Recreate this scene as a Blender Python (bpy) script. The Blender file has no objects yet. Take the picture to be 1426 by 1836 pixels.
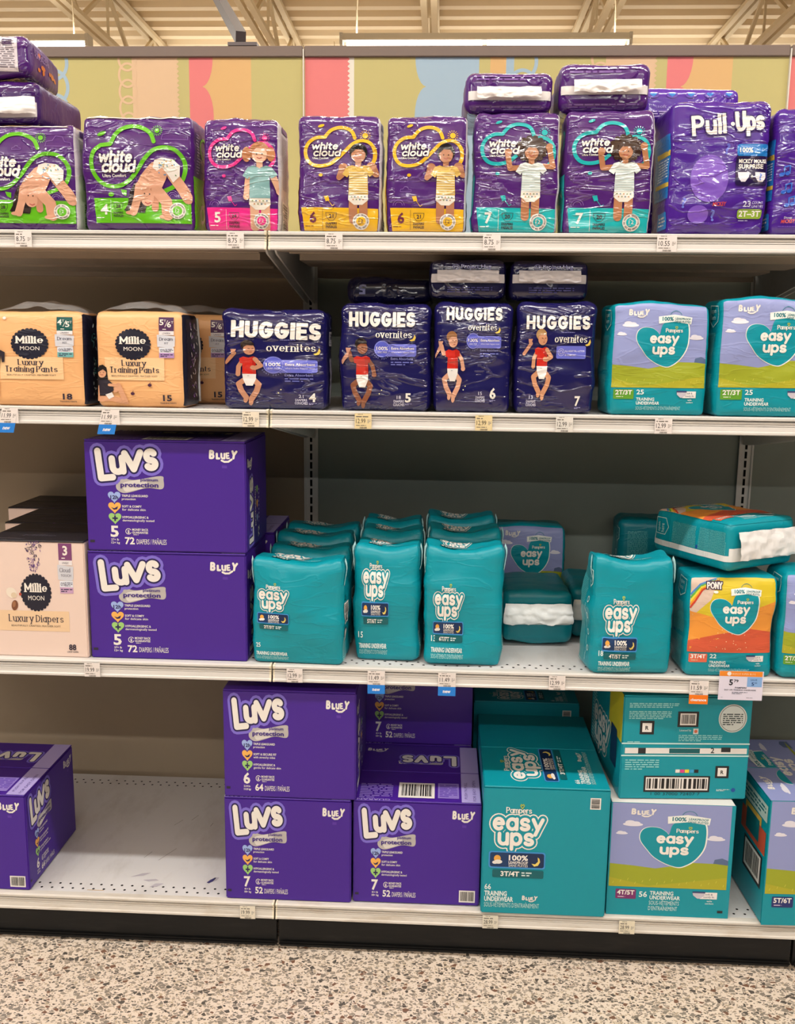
import bpy, bmesh, math, random
from math import sin, cos, pi, radians, sqrt, atan2
from mathutils import Vector, Matrix, noise
from mathutils.geometry import tessellate_polygon

SC = bpy.context.scene
COL = SC.collection

# ------------------------------------------------------------------ camera
cam_data = bpy.data.cameras.new('camera')
cam = bpy.data.objects.new('camera', cam_data)
COL.objects.link(cam)
PITCH, YAW, ROLL, FPX = 0.1722, -0.0464, 0.0123, 1699.8
fw = Vector((sin(YAW) * cos(PITCH), cos(YAW) * cos(PITCH), -sin(PITCH)))
rt = Vector((cos(YAW), -sin(YAW), 0))
up = rt.cross(fw)
rt2 = rt * cos(ROLL) + up * sin(ROLL)
up2 = up * cos(ROLL) - rt * sin(ROLL)
cam.matrix_world = Matrix(((rt2.x, up2.x, -fw.x, 0.3728), (rt2.y, up2.y, -fw.y, -2.6791),
                           (rt2.z, up2.z, -fw.z, 1.4277), (0, 0, 0, 1)))
cam_data.sensor_fit = 'HORIZONTAL'
cam_data.sensor_width = 36.0
cam_data.lens = 36.0 * FPX / 1426.0
cam_data.clip_start = 0.05
SC.camera = cam

# ------------------------------------------------------------------ view, world, lamp rows
SC.view_settings.view_transform = 'Standard'
SC.view_settings.look = 'None'
SC.view_settings.exposure = 0.08
SC.view_settings.gamma = 1.0
SC.view_settings.use_curve_mapping = False
W_AMB = 0.06
LAMP_W = 47.0
ADDED_UP = 19.0
# (x, y, z) of the eight-foot strip lights hung in rows along the aisles
LAMP_Z = 3.84
LAMPS_SEEN = [(0.645, 5.4), (-3.69, 5.4)]
LAMPS_UNSEEN = [(x, y) for y in (-1.75, -5.4, -9.0, 1.9, 9.0, 12.6) for x in (-4.6, -1.95, 0.70, 3.35)]  # rows behind the shelving are unseen, added to brighten the roof deck
world = bpy.data.worlds.new('store_light')
SC.world = world
world.use_nodes = True
world.node_tree.nodes['Background'].inputs[0].default_value = (1.0, 0.96, 0.91, 1)
world.node_tree.nodes['Background'].inputs[1].default_value = W_AMB

# ------------------------------------------------------------------ materials
def lin(h):
    h = h.lstrip('#')
    out = []
    for i in (0, 2, 4):
        c = int(h[i:i + 2], 16) / 255
        out.append(c / 12.92 if c <= 0.04045 else ((c + 0.055) / 1.055) ** 2.4)
    return tuple(out) + (1.0,)

_film = None
def film_group():
    """crumpled film: long soft creases plus fine crackle, returns a normal"""
    global _film
    if _film: return _film
    g = bpy.data.node_groups.new('film_creases', 'ShaderNodeTree')
    g.interface.new_socket('Normal', in_out='OUTPUT', socket_type='NodeSocketVector')
    N, L = g.nodes, g.links
    out = N.new('NodeGroupOutput')
    tc = N.new('ShaderNodeTexCoord')
    oi = N.new('ShaderNodeObjectInfo')
    add = N.new('ShaderNodeVectorMath'); add.operation = 'ADD'
    L.new(tc.outputs['Object'], add.inputs[0])
    L.new(oi.outputs['Location'], add.inputs[1])
    def branch(scale, ns, detail, lo, hi):
        mp = N.new('ShaderNodeMapping'); mp.inputs['Scale'].default_value = scale
        L.new(add.outputs[0], mp.inputs['Vector'])
        n = N.new('ShaderNodeTexNoise'); n.inputs['Scale'].default_value = ns
        n.inputs['Detail'].default_value = detail; n.inputs['Distortion'].default_value = 0.5
        L.new(mp.outputs[0], n.inputs['Vector'])
        # ridge: 1-|2n-1|
        m = N.new('ShaderNodeMath'); m.operation = 'MULTIPLY_ADD'; m.inputs[1].default_value = 2; m.inputs[2].default_value = -1
        L.new(n.outputs['Fac'], m.inputs[0])
        a = N.new('ShaderNodeMath'); a.operation = 'ABSOLUTE'; L.new(m.outputs[0], a.inputs[0])
        r = N.new('ShaderNodeMapRange'); r.inputs[1].default_value = lo; r.inputs[2].default_value = hi
        r.inputs[3].default_value = 1; r.inputs[4].default_value = 0
        L.new(a.outputs[0], r.inputs[0])
        return r.outputs[0]
    a = branch((1.0, 1.0, 3.4), 9, 3, 0.0, 0.085)
    b = branch((1.0, 1.0, 1.3), 24, 2, 0.0, 0.7)
    mix = N.new('ShaderNodeMath'); mix.operation = 'MULTIPLY_ADD'; mix.inputs[1].default_value = 0.22
    L.new(b, mix.inputs[0]); L.new(a, mix.inputs[2])
    bp = N.new('ShaderNodeBump'); bp.inputs['Distance'].default_value = 0.0035
    g.interface.new_socket('Strength', in_out='INPUT', socket_type='NodeSocketFloat')
    gi = N.new('NodeGroupInput'); L.new(gi.outputs[0], bp.inputs['Strength'])
    L.new(mix.outputs[0], bp.inputs['Height'])
    L.new(bp.outputs[0], out.inputs[0])
    _film = g
    return g

_mats = {}
KINDS = {  # roughness, specular, metallic
    'card': (0.42, 0.45, 0), 'film': (0.2, 0.5, 0), 'soft': (0.36, 0.4, 0), 'paper': (0.7, 0.25, 0),
    'paint': (0.45, 0.4, 0), 'matte': (0.8, 0.2, 0)}
def M(h, kind='card'):
    key = (h, kind)
    if key in _mats: return _mats[key]
    m = bpy.data.materials.new('%s_%s' % (kind, h)); m.use_nodes = True
    b = m.node_tree.nodes['Principled BSDF']
    b.inputs['Base Color'].default_value = lin(h)
    r, s, me = KINDS[kind]
    b.inputs['Roughness'].default_value = r
    b.inputs['Specular IOR Level'].default_value = s
    b.inputs['Metallic'].default_value = me
    if kind in ('film', 'soft'):
        g = m.node_tree.nodes.new('ShaderNodeGroup'); g.node_tree = film_group(); g.inputs[0].default_value = 0.42 if kind == 'film' else 0.16
        if kind == 'film':
            m.node_tree.links.new(g.outputs[0], b.inputs['Normal'])
            b.inputs['Coat Weight'].default_value = 0.8; b.inputs['Coat Roughness'].default_value = 0.05
            m.node_tree.links.new(g.outputs[0], b.inputs['Coat Normal'])
        else:
            m.node_tree.links.new(g.outputs[0], b.inputs['Normal'])
    _mats[key] = m
    return m

def nodemat(name, build, rough=0.5, spec=0.4, metal=0.0):
    m = bpy.data.materials.new(name); m.use_nodes = True
    nt = m.node_tree; b = nt.nodes['Principled BSDF']
    b.inputs['Roughness'].default_value = rough
    b.inputs['Specular IOR Level'].default_value = spec
    b.inputs['Metallic'].default_value = metal
    build(nt, b)
    return m

def n_(nt, t, **kw):
    n = nt.nodes.new(t)
    for k, v in kw.items():
        if k.startswith('i_'): n.inputs[k[2:].replace('_', ' ')].default_value = v
        else: setattr(n, k, v)
    return n

def dirt_paint(name, h, h2, scale, amt, rough=0.45, stretch=(1, 1, 1), metal=0.0):
    """painted steel with faint wear of its own"""
    def build(nt, b):
        tc = n_(nt, 'ShaderNodeTexCoord'); mp = n_(nt, 'ShaderNodeMapping'); mp.inputs['Scale'].default_value = stretch
        nt.links.new(tc.outputs['Object'], mp.inputs[0])
        no = n_(nt, 'ShaderNodeTexNoise', i_Scale=scale, i_Detail=6.0, i_Roughness=0.65)
        nt.links.new(mp.outputs[0], no.inputs['Vector'])
        cr = n_(nt, 'ShaderNodeValToRGB')
        cr.color_ramp.elements[0].position = 0.5; cr.color_ramp.elements[1].position = 0.5 + amt
        cr.color_ramp.elements[0].color = lin(h); cr.color_ramp.elements[1].color = lin(h2)
        nt.links.new(no.outputs['Fac'], cr.inputs[0]); nt.links.new(cr.outputs[0], b.inputs['Base Color'])
    return nodemat(name, build, rough, 0.4, metal)

def terrazzo(nt, b):
    tc = n_(nt, 'ShaderNodeTexCoord')
    base = None
    prev = n_(nt, 'ShaderNodeRGB'); prev.outputs[0].default_value = lin('dfcfbe')
    cur = prev.outputs[0]
    for k, (sc, thr, cols) in enumerate(((230, 0.30, ('857a6c', 'b8a58c', 'b09c84', '5f574f')),
                                         (135, 0.36, ('978b7d', '6f685f', 'b9a78f', '554c45')),
                                         (84, 0.36, ('8a8074', '9a8e80', '5a544e', '7a5a49')))):
        nz = n_(nt, 'ShaderNodeTexNoise', i_Scale=sc * 0.8, i_Detail=1.0)
        mp = n_(nt, 'ShaderNodeMapping'); mp.inputs['Location'].default_value = (k * 3.7, k * 1.3, 0); mp.inputs['Rotation'].default_value = (0, 0, 0.5 + k)
        mp.inputs['Scale'].default_value = (1, 1.35, 1)
        nt.links.new(tc.outputs['Object'], mp.inputs[0])
        va = n_(nt, 'ShaderNodeTexVoronoi', feature='DISTANCE_TO_EDGE', i_Scale=float(sc)); va.voronoi_dimensions = '2D'
        vc = n_(nt, 'ShaderNodeTexVoronoi', feature='F1', i_Scale=float(sc)); vc.voronoi_dimensions = '2D'
        nt.links.new(mp.outputs[0], va.inputs['Vector']); nt.links.new(mp.outputs[0], vc.inputs['Vector'])
        sep = n_(nt, 'ShaderNodeSeparateColor'); nt.links.new(vc.outputs['Color'], sep.inputs[0])
        # each cell keeps a chip with its own margin; about half the cells are empty
        mr = n_(nt, 'ShaderNodeMath', operation='MULTIPLY_ADD'); mr.inputs[1].default_value = 0.22; mr.inputs[2].default_value = 0.03
        nt.links.new(sep.outputs[0], mr.inputs[0])
        gt = n_(nt, 'ShaderNodeMath', operation='GREATER_THAN'); nt.links.new(va.outputs['Distance'], gt.inputs[0]); nt.links.new(mr.outputs[0], gt.inputs[1])
        keep = n_(nt, 'ShaderNodeMath', operation='LESS_THAN'); keep.inputs[1].default_value = thr
        nt.links.new(sep.outputs[1], keep.inputs[0])
        mask = n_(nt, 'ShaderNodeMath', operation='MULTIPLY'); nt.links.new(gt.outputs[0], mask.inputs[0]); nt.links.new(keep.outputs[0], mask.inputs[1])
        cr = n_(nt, 'ShaderNodeValToRGB'); cr.color_ramp.interpolation = 'CONSTANT'
        el = cr.color_ramp.elements
        el[0].color = lin(cols[0]); el[1].position = 0.3; el[1].color = lin(cols[1])
        e = el.new(0.62); e.color = lin(cols[2]); e = el.new(0.84); e.color = lin(cols[3])
        nt.links.new(sep.outputs[2], cr.inputs[0])
        mx = n_(nt, 'ShaderNodeMix', data_type='RGBA')
        nt.links.new(mask.outputs[0], mx.inputs['Factor']); nt.links.new(cur, mx.inputs[6]); nt.links.new(cr.outputs[0], mx.inputs[7])
        cur = mx.outputs[2]
    nt.links.new(cur, b.inputs['Base Color'])

MT = {}
MT['shelf'] = dirt_paint('shelf_enamel', 'd9d8d4', 'c9c6bf', 5, 0.3)
MT['deck'] = dirt_paint('deck_enamel', 'd6d3d2', 'bdb7b3', 3.5, 0.28, 0.4, (2.5, 1, 1))
MT['rail'] = dirt_paint('rail_enamel', 'd3cec8', 'c3bdb4', 14, 0.25, 0.35, (0.2, 4, 8))
MT['rail_old'] = dirt_paint('rail_worn', 'd2cbc1', 'a89478', 16, 0.42, 0.5, (0.6, 2, 3))
MT['steel_shade'] = dirt_paint('steel_shaded', 'ab9d8d', '9d8f7f', 4, 0.3)  # shelf underside: its shade is put into a darker colour
MT['back_tan'] = dirt_paint('back_panel_tan', '9a8a74', '90806b', 3, 0.3, 0.6)
MT['back_grey'] = dirt_paint('back_panel_grey', '8c948c', '848c84', 3, 0.3, 0.6)
MT['kick'] = dirt_paint('kick_black', '121213', '2c2a29', 26, 0.5, 0.55, (0.4, 1, 2.4))
MT['header_cap'] = dirt_paint('header_cap_brown', '7d6c62', '75655c', 3, 0.4, 0.5)
MT['ceiling'] = dirt_paint('ceiling_cream', 'd8c3a0', 'cfb994', 0.6, 0.4, 0.7)
MT['joist'] = dirt_paint('joist_cream', 'd2be9a', 'c9b48f', 1.5, 0.4, 0.7)
MT['floor'] = nodemat('terrazzo', terrazzo, 0.32, 0.4)
def glow(name, h, s):
    m = bpy.data.materials.new(name); m.use_nodes = True
    b = m.node_tree.nodes['Principled BSDF']
    b.inputs['Emission Color'].default_value = lin(h); b.inputs['Emission Strength'].default_value = s
    return m
MT['tube'] = glow('led_tube', 'fff6ea', 9.0)
def clear(nt, b):
    b.inputs['Base Color'].default_value = (0.9, 0.88, 0.86, 1)
    b.inputs['Alpha'].default_value = 0.2
    g = nt.nodes.new('ShaderNodeGroup'); g.node_tree = film_group(); g.inputs[0].default_value = 0.5
    nt.links.new(g.outputs[0], b.inputs['Normal'])
MT['clear'] = nodemat('clear_film', clear, 0.12, 0.6)

# ------------------------------------------------------------------ object helpers
def obj(name, bm, mats, parent=None, smooth=False):
    me = bpy.data.meshes.new(name)
    bm.to_mesh(me); bm.free()
    for m in (mats if isinstance(mats, (list, tuple)) else [mats]): me.materials.append(m)
    if smooth:
        for p in me.polygons: p.use_smooth = True
    o = bpy.data.objects.new(name, me); COL.objects.link(o)
    if parent: o.parent = parent
    return o

def thing(name, label, cat, loc=(0, 0, 0), rot=(0, 0, 0), group=None):
    o = bpy.data.objects.new(name, None); COL.objects.link(o)
    o.empty_display_size = 0.05
    o.location = loc; o.rotation_euler = rot
    return tag(o, label, cat, group)

def tag(o, label, cat, group=None):
    o['label'] = label; o['category'] = cat
    if group: o['group'] = group
    return o

def dup(root, label, loc, rot=None, group=None):
    r = root.copy(); COL.objects.link(r)
    r.location = loc
    if rot is not None: r.rotation_euler = rot
    r['label'] = label
    if group: r['group'] = group
    for ch in list(root.children):
        c = ch.copy(); COL.objects.link(c); c.parent = r
        for g in list(ch.children):
            d = g.copy(); COL.objects.link(d); d.parent = c
    return r

def structure(o):
    o['kind'] = 'structure'; return o

def add_box(bm, x0, y0, z0, x1, y1, z1, mi=0):
    v = [bm.verts.new(p) for p in ((x0, y0, z0), (x1, y0, z0), (x1, y1, z0), (x0, y1, z0),
                                   (x0, y0, z1), (x1, y0, z1), (x1, y1, z1), (x0, y1, z1))]
    for f in ((3, 2, 1, 0), (4, 5, 6, 7), (0, 1, 5, 4), (1, 2, 6, 5), (2, 3, 7, 6), (3, 0, 4, 7)):
        fc = bm.faces.new([v[i] for i in f]); fc.material_index = mi

def bbox(x0, y0, z0, x1, y1, z1, bevel=0):
    bm = bmesh.new(); add_box(bm, x0, y0, z0, x1, y1, z1)
    if bevel: bmesh.ops.bevel(bm, geom=bm.edges[:], offset=bevel, segments=2, affect='EDGES')
    return bm

def add_bar(bm, a, b, w, h=None, mi=0):
    """rectangular bar from a to b"""
    a, b = Vector(a), Vector(b); h = h or w
    d = (b - a).normalized()
    s = d.cross(Vector((0, 0, 1)))
    if s.length < 1e-4: s = Vector((1, 0, 0))
    s.normalize(); u = s.cross(d)
    vs = []
    for p in (a, b):
        for i, j in ((-1, -1), (1, -1), (1, 1), (-1, 1)):
            vs.append(bm.verts.new(p + s * i * w / 2 + u * j * h / 2))
    for f in ((3, 2, 1, 0), (4, 5, 6, 7), (0, 1, 5, 4), (1, 2, 6, 5), (2, 3, 7, 6), (3, 0, 4, 7)):
        bm.faces.new([vs[i] for i in f]).material_index = mi

def add_tube(bm, pts, r, n=8, mi=0):
    pts = [Vector(p) for p in pts]; rings = []
    for i, p in enumerate(pts):
        d = (pts[min(i + 1, len(pts) - 1)] - pts[max(i - 1, 0)]).normalized()
        s = d.cross(Vector((0.03, 0.02, 1)))
        if s.length < 1e-3: s = d.cross(Vector((1, 0, 0)))
        s.normalize(); u = s.cross(d)
        rings.append([bm.verts.new(p + (s * cos(2 * pi * k / n) + u * sin(2 * pi * k / n)) * r) for k in range(n)])
    for a, b in zip(rings, rings[1:]):
        for k in range(n):
            bm.faces.new((a[k], a[(k + 1) % n], b[(k + 1) % n], b[k])).material_index = mi
    bm.faces.new(rings[0][::-1]).material_index = mi; bm.faces.new(rings[-1]).material_index = mi

def add_profile(bm, prof, x0, x1, mi=0, closed=True):
    """profile of (y,z) points pushed along x"""
    a = [bm.verts.new((x0, y, z)) for y, z in prof]; b = [bm.verts.new((x1, y, z)) for y, z in prof]
    n = len(prof)
    for i in range(n if closed else n - 1):
        j = (i + 1) % n
        bm.faces.new((a[i], b[i], b[j], a[j])).material_index = mi
    if closed:
        bm.faces.new(a[::-1]).material_index = mi; bm.faces.new(b).material_index = mi
# ------------------------------------------------------------------ lettering and print
GLYPH = {  # centre lines; '@' = arc cx,cy,rx,ry,a0,a1
 'H': '0,0 0,1;.62,0 .62,1;0,.5 .62,.5', 'U': '0,1 0,.3 @.3,.3,.3,.3,180,360 .6,1', 'I': '0,0 0,1',
 'G': '@.36,.5,.36,.5,50,350 .72,.44 .44,.44', 'E': '.5,1 0,1 0,0 .5,0;0,.5 .42,.5',
 'S': '@.27,.735,.25,.265,35,270 @.27,.235,.27,.235,90,-145', 'L': '0,1 0,0 .5,0', 'V': '0,1 .36,0 .72,1',
 'B': '0,0 0,1 .25,1 @.25,.76,.22,.24,90,-90 0,.52;.25,.52 @.27,.26,.27,.26,90,-90 0,0',
 'Y': '0,1 .3,.48 .6,1;.3,.48 .3,0', 'P': '0,0 0,1 .28,1 @.28,.73,.28,.27,90,-90 0,.46',
 'M': '0,0 0,1 .42,.25 .84,1 .84,0', 'O': '@.42,.5,.42,.5,0,360', 'N': '0,0 0,1 .64,0 .64,1',
 'T': '0,1 .7,1;.35,1 .35,0', 'D': '0,0 0,1 .2,1 @.2,.5,.45,.5,90,-90 0,0', 'A': '0,0 .36,1 .72,0;.14,.36 .58,.36',
 'a': '@.27,.33,.27,.33,0,360;.54,.66 .54,0', 'b': '0,1 0,0;@.27,.33,.27,.33,0,360', 'c': '@.28,.33,.28,.33,48,312',
 'd': '@.27,.33,.27,.33,0,360;.54,1 .54,0', 'e': '0.02,.35 .53,.35 @.27,.33,.26,.33,5,312',
 'f': '.12,0 .12,.8 @.3,.8,.18,.2,180,80;0,.62 .36,.62', 'g': '@.27,.33,.27,.33,0,360;.54,.66 .54,-.06 @.27,-.06,.27,.24,0,-150',
 'h': '0,1 0,0;0,.38 @.24,.42,.24,.24,180,0 .48,0', 'i': '0,.66 0,0;0,.92 0,.95', 'l': '0,1 0,0',
 'm': '0,.66 0,0;0,.4 @.2,.44,.2,.22,180,0 .4,0;.4,.4 @.6,.44,.2,.22,180,0 .8,0', 'n': '0,.66 0,0;0,.38 @.24,.42,.24,.24,180,0 .48,0',
 'o': '@.28,.33,.28,.33,0,360', 'p': '0,.66 0,-.32;@.27,.33,.27,.33,0,360', 'r': '0,.66 0,0;0,.36 @.24,.4,.24,.26,180,70',
 's': '@.22,.485,.2,.175,25,270 @.22,.155,.22,.155,90,-155', 't': '.14,.9 .14,.2 @.32,.2,.18,.2,180,280;0,.66 .36,.66',
 'u': '0,.66 0,.25 @.24,.25,.24,.25,180,360 .48,.66;.48,.3 .48,0', 'v': '0,.66 .26,0 .52,.66', 'w': '0,.66 .22,0 .44,.6 .66,0 .88,.66',
 'x': '0,.66 .48,0;.48,.66 0,0', 'y': '0,.66 .28,.02;.56,.66 .28,.02 .14,-.32', '-': '0,.4 .2,.4', '.': '0,0 0,.02', 'C': '@.4,.5,.4,.5,48,312', 'J': '.4,1 .4,.25 @.2,.25,.2,.25,0,-150'}

def glyph_strokes(ch):
    res = []
    for st in GLYPH[ch].split(';'):
        pts = []
        for tok in st.split():
            if tok[0] == '@':
                cx, cy, rx, ry, a0, a1 = map(float, tok[1:].split(','))
                n = max(4, int(abs(a1 - a0) / 18))
                for i in range(n + 1):
                    a = radians(a0 + (a1 - a0) * i / n); pts.append((cx + rx * cos(a), cy + ry * sin(a)))
            else:
                x, y = map(float, tok.split(',')); pts.append((x, y))
        out = [pts[0]]
        for p in pts[1:]:
            if abs(p[0] - out[-1][0]) + abs(p[1] - out[-1][1]) > 0.004: out.append(p)
        res.append(out)
    return res
def glyph_width(ch):
    if ch == ' ': return 0.28
    return max(p[0] for s in glyph_strokes(ch) for p in s)

_text = {}
def text_mesh(s, bold):
    k = (s, bold)
    if k not in _text:
        cu = bpy.data.curves.new('lettering', 'FONT'); cu.body = s; cu.offset = bold; cu.resolution_u = 2
        ob = bpy.data.objects.new('lettering', cu); me = bpy.data.meshes.new_from_object(ob)
        v = [(p.co.x, p.co.y) for p in me.vertices]; f = [tuple(p.vertices) for p in me.polygons]
        bpy.data.objects.remove(ob); bpy.data.curves.remove(cu); bpy.data.meshes.remove(me)
        _text[k] = (v, f)
    return _text[k]

def sp(pts, closed=False, n=5):
    """smooth curve through points"""
    N = len(pts); out = []
    for i in range(N if closed else N - 1):
        g = lambda k: pts[k % N] if closed else pts[min(max(k, 0), N - 1)]
        a, b, c, d = g(i - 1), g(i), g(i + 1), g(i + 2)
        for j in range(n):
            t = j / n
            out.append(tuple(0.5 * (2 * b[m] + (c[m] - a[m]) * t + (2 * a[m] - 5 * b[m] + 4 * c[m] - d[m]) * t * t + (3 * b[m] - a[m] - 3 * c[m] + d[m]) * t ** 3) for m in (0, 1)))
    if not closed: out.append(pts[-1])
    return out

class Art:
    """print for one panel, drawn in its own sheet units (x right, y down)"""
    def __init__(s, x0, y0, x1, y1):
        s.f = (x0, y0, x1, y1); s.it = []; s.tr = (0, 0, 1, 1); s.clip = True
    def T(s, ox=0, oy=0, sx=1, sy=None): s.tr = (ox, oy, sx, sx if sy is None else sy); return s
    def raw(s, c, v, f, z):
        ox, oy, sx, sy = s.tr
        s.it.append((c, z, [(ox + x * sx, oy + y * sy) for x, y in v], f))
    def poly(s, c, pts, z):
        tris = tessellate_polygon([[Vector((x, y, 0)) for x, y in pts]])
        s.raw(c, pts, [tuple(t) for t in tris], z)
    def rect(s, c, x0, y0, x1, y1, z, r=0):
        if r <= 0: return s.raw(c, [(x0, y0), (x1, y0), (x1, y1), (x0, y1)], [(0, 1, 2, 3)], z)
        p = []
        for cx, cy, a in ((x1 - r, y0 + r, -90), (x1 - r, y1 - r, 0), (x0 + r, y1 - r, 90), (x0 + r, y0 + r, 180)):
            for i in range(6):
                t = radians(a + 18 * i); p.append((cx + r * cos(t), cy + r * sin(t)))
        s.raw(c, p, [tuple(range(len(p)))], z)
    def ell(s, c, cx, cy, rx, ry=None, z=1, a=0, n=24):
        ry = rx if ry is None else ry; ca, sa = cos(radians(a)), sin(radians(a)); p = []
        for i in range(n):
            t = 2 * pi * i / n; x, y = rx * cos(t), ry * sin(t); p.append((cx + x * ca - y * sa, cy + x * sa + y * ca))
        s.raw(c, p, [tuple(range(n))], z)
    def line(s, c, pts, w, z, cap='round', wf=None, closed=False):
        """stroke; wf(dx,dy)->width for pens with contrast"""
        if closed: pts = list(pts) + [pts[0]]
        segs = [[pts[0]]]
        for i in range(1, len(pts)):
            segs[-1].append(pts[i])
            if i < len(pts) - 1:
                a = atan2(pts[i][1] - pts[i - 1][1], pts[i][0] - pts[i - 1][0]); b = atan2(pts[i + 1][1] - pts[i][1], pts[i + 1][0] - pts[i][0])
                d = abs((b - a + pi) % (2 * pi) - pi)
                if d > 0.7: segs.append([pts[i]])
        for sg in segs:
            n = len(sg); V = []
            for i in range(n):
                p = sg[max(i - 1, 0)]; q = sg[min(i + 1, n - 1)]
                dx, dy = q[0] - p[0], q[1] - p[1]; l = sqrt(dx * dx + dy * dy) or 1; dx /= l; dy /= l
                h = (wf(dx, dy) if wf else w) / 2
                V += [(sg[i][0] - dy * h, sg[i][1] + dx * h), (sg[i][0] + dy * h, sg[i][1] - dx * h)]
            s.raw(c, V, [(2 * i, 2 * i + 2, 2 * i + 3, 2 * i + 1) for i in range(n - 1)], z)
            if cap == 'butt': continue
            for i, j in ((0, 1), (n - 1, n - 2)):
                if cap == 'round':
                    h = w / 2
                    if wf:
                        dx, dy = sg[i][0] - sg[j][0], sg[i][1] - sg[j][1]; l = sqrt(dx * dx + dy * dy) or 1
                        h = wf(dx / l, dy / l) / 2
                    s.ell(c, sg[i][0], sg[i][1], h, h, z, n=12)
                else:
                    h = w / 2; x, y = sg[i]; k = h * 0.35
                    s.rect(c, x - h, y - h, x + h, y + h, z, r=k)
    def ring(s, c, cx, cy, r, w, z, a0=0, a1=360, ry=None):
        n = max(6, int(abs(a1 - a0) / 12)); ry = r if ry is None else ry
        s.line(c, [(cx + r * cos(radians(a0 + (a1 - a0) * i / n)), cy + ry * sin(radians(a0 + (a1 - a0) * i / n))) for i in range(n + 1)], w, z, cap='butt')
    def text(s, c, t, x, y, h, z, w=None, bold=0.0, al='L', rot=0, sl=0):
        """set type: (x,y) left end of the baseline, h capital height, w fitted width"""
        v, f = text_mesh(t, min(bold, 0.03))
        if not v: return
        mx0 = min(p[0] for p in v); mx1 = max(p[0] for p in v)
        k = h / 0.69; kx = k if w is None else w / (mx1 - mx0)
        ww = kx * (mx1 - mx0); ox = {'L': 0, 'C': -ww / 2, 'R': -ww}[al]
        ca, sa = cos(radians(rot)), sin(radians(rot)); P = []
        for px, py in v:
            X = (px - mx0) * kx + ox + sl * py * k; Y = -py * k
            P.append((x + X * ca - Y * sa, y + X * sa + Y * ca))
        s.raw(c, P, f, z)
    def logo(s, c, t, x, y, h, tk, z, w=None, gap=0.3, sl=0, rot=0, cap='round', pen=None, serif=0, grow=((0, None, 0),)):
        """drawn letters: tk stroke weight, grow = (extra weight, colour, layer shift) outlines"""
        adv = []; cx = 0.0
        for ch in t:
            adv.append(cx); cx += glyph_width(ch) * h + (gap * h if ch != ' ' else 0)
        tot = max(cx - gap * h, 1e-6); kx = 1 if w is None else (w - tk) / max(tot, 1e-6)
        ca, sa = cos(radians(rot)), sin(radians(rot))
        def tf(px, py): return (x + px * ca + py * sa, y + px * sa - py * ca)
        for ex, col, dz in grow:
            for ch, a in zip(t, adv):
                if ch == ' ': continue
                for st in glyph_strokes(ch):
                    pts = []
                    for gx, gy in st:
                        X = tk / 2 + (a + gx * h) * kx; Y = tk / 2 + gy * (h - tk)
                        pts.append(tf(X + sl * Y, Y))
                    wf = None
                    if pen:
                        wf = lambda dx, dy, A=tk + ex, B=pen + ex: sqrt((A * dy) ** 2 + (B * dx) ** 2)
                    s.line(col or c, pts, tk + ex, z + dz, cap=cap if not pen else 'round', wf=wf)
                    if serif and pen:
                        for (gx, gy), (qx, qy) in ((st[0], st[1]), (st[-1], st[-2])):
                            if abs(gx - qx) < 0.75 * abs(gy - qy) and min(abs(gy), abs(gy - .66), abs(gy - 1), abs(gy + .32)) < 0.01:
                                X = tk / 2 + (a + gx * h) * kx; Y = tk / 2 + gy * (h - tk); Y += (tk / 2 - pen / 2) * (1 if gy > 0.3 else -1)
                                lo = -serif if not (gy > .3 and ch in 'inmrul') else -serif
                                hi = serif if not (gy > .3 and ch in 'inmrulhbd') else 0
                                s.line(col or c, [tf(X + lo * h, Y), tf(X + hi * h, Y)], pen + ex, z + dz, cap='butt')
        return tot * kx + tk
    def fine(s, c, x0, y0, x1, y1, n, z, seed=1, th=0.5):
        """illegible small print as rows of word-long dashes"""
        R = random.Random(seed); dy = (y1 - y0) / n
        for i in range(n):
            x = x0; e = x1 if i < n - 1 else x0 + (x1 - x0) * R.uniform(.4, .9)
            while x < e:
                w = dy * R.uniform(0.8, 3.6)
                s.rect(c, x, y0 + i * dy + dy * (1 - th) / 2, min(x + w, e), y0 + i * dy + dy * (1 + th) / 2, z); x += w + dy * 0.5
    def bars(s, x0, y0, x1, y1, z, seed=3, vert=True, ink='1c1a1c', bg='e9e4de', m=0.08):
        R = random.Random(seed)
        s.rect(bg, x0, y0, x1, y1, z)
        w, h = x1 - x0, y1 - y0; a, b = (x0 + w * m, x1 - w * m) if vert else (y0 + h * m, y1 - h * m)
        p = a; u = (b - a) / 62
        while p < b:
            t = u * R.choice((1, 1, 2, 3)); q = min(p + t, b)
            if vert: s.rect(ink, p, y0 + h * .1, q, y1 - h * .12, z + 1)
            else: s.rect(ink, x0 + w * .1, p, x1 - w * .12, q, z + 1)
            p = q + u * R.choice((1, 1, 2, 2))
    # -------- turn into geometry on a panel
    def build(s, W, H, bm, surf, mats, kind, cuts=0, dz=0.0002, turn=0):
        x0, y0, x1, y1 = s.f
        flat = bmesh.new(); idx = []
        for ii, (c, z, v, f) in enumerate(s.it):
            z = z + 1 + (ii % 61) * 0.0075
            if c not in mats: mats.append(c)
            mi = mats.index(c)
            vs = [flat.verts.new((min(max((x - x0) / (x1 - x0), 0), 1), min(max(1 - (y - y0) / (y1 - y0), 0), 1), z)) for x, y in v]
            for fc in f:
                if len(set(fc)) < 3: continue
                try: flat.faces.new([vs[i] for i in fc]).material_index = mi
                except ValueError: pass
        if cuts:
            for ax in (0, 1):
                n = max(2, int((W if ax == 0 else H) / cuts))
                for i in range(1, n):
                    no = Vector((1, 0, 0)) if ax == 0 else Vector((0, 1, 0))
                    bmesh.ops.bisect_plane(flat, geom=flat.verts[:] + flat.edges[:] + flat.faces[:], dist=1e-6, plane_co=no * (i / n), plane_no=no)
        mp = {}
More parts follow.
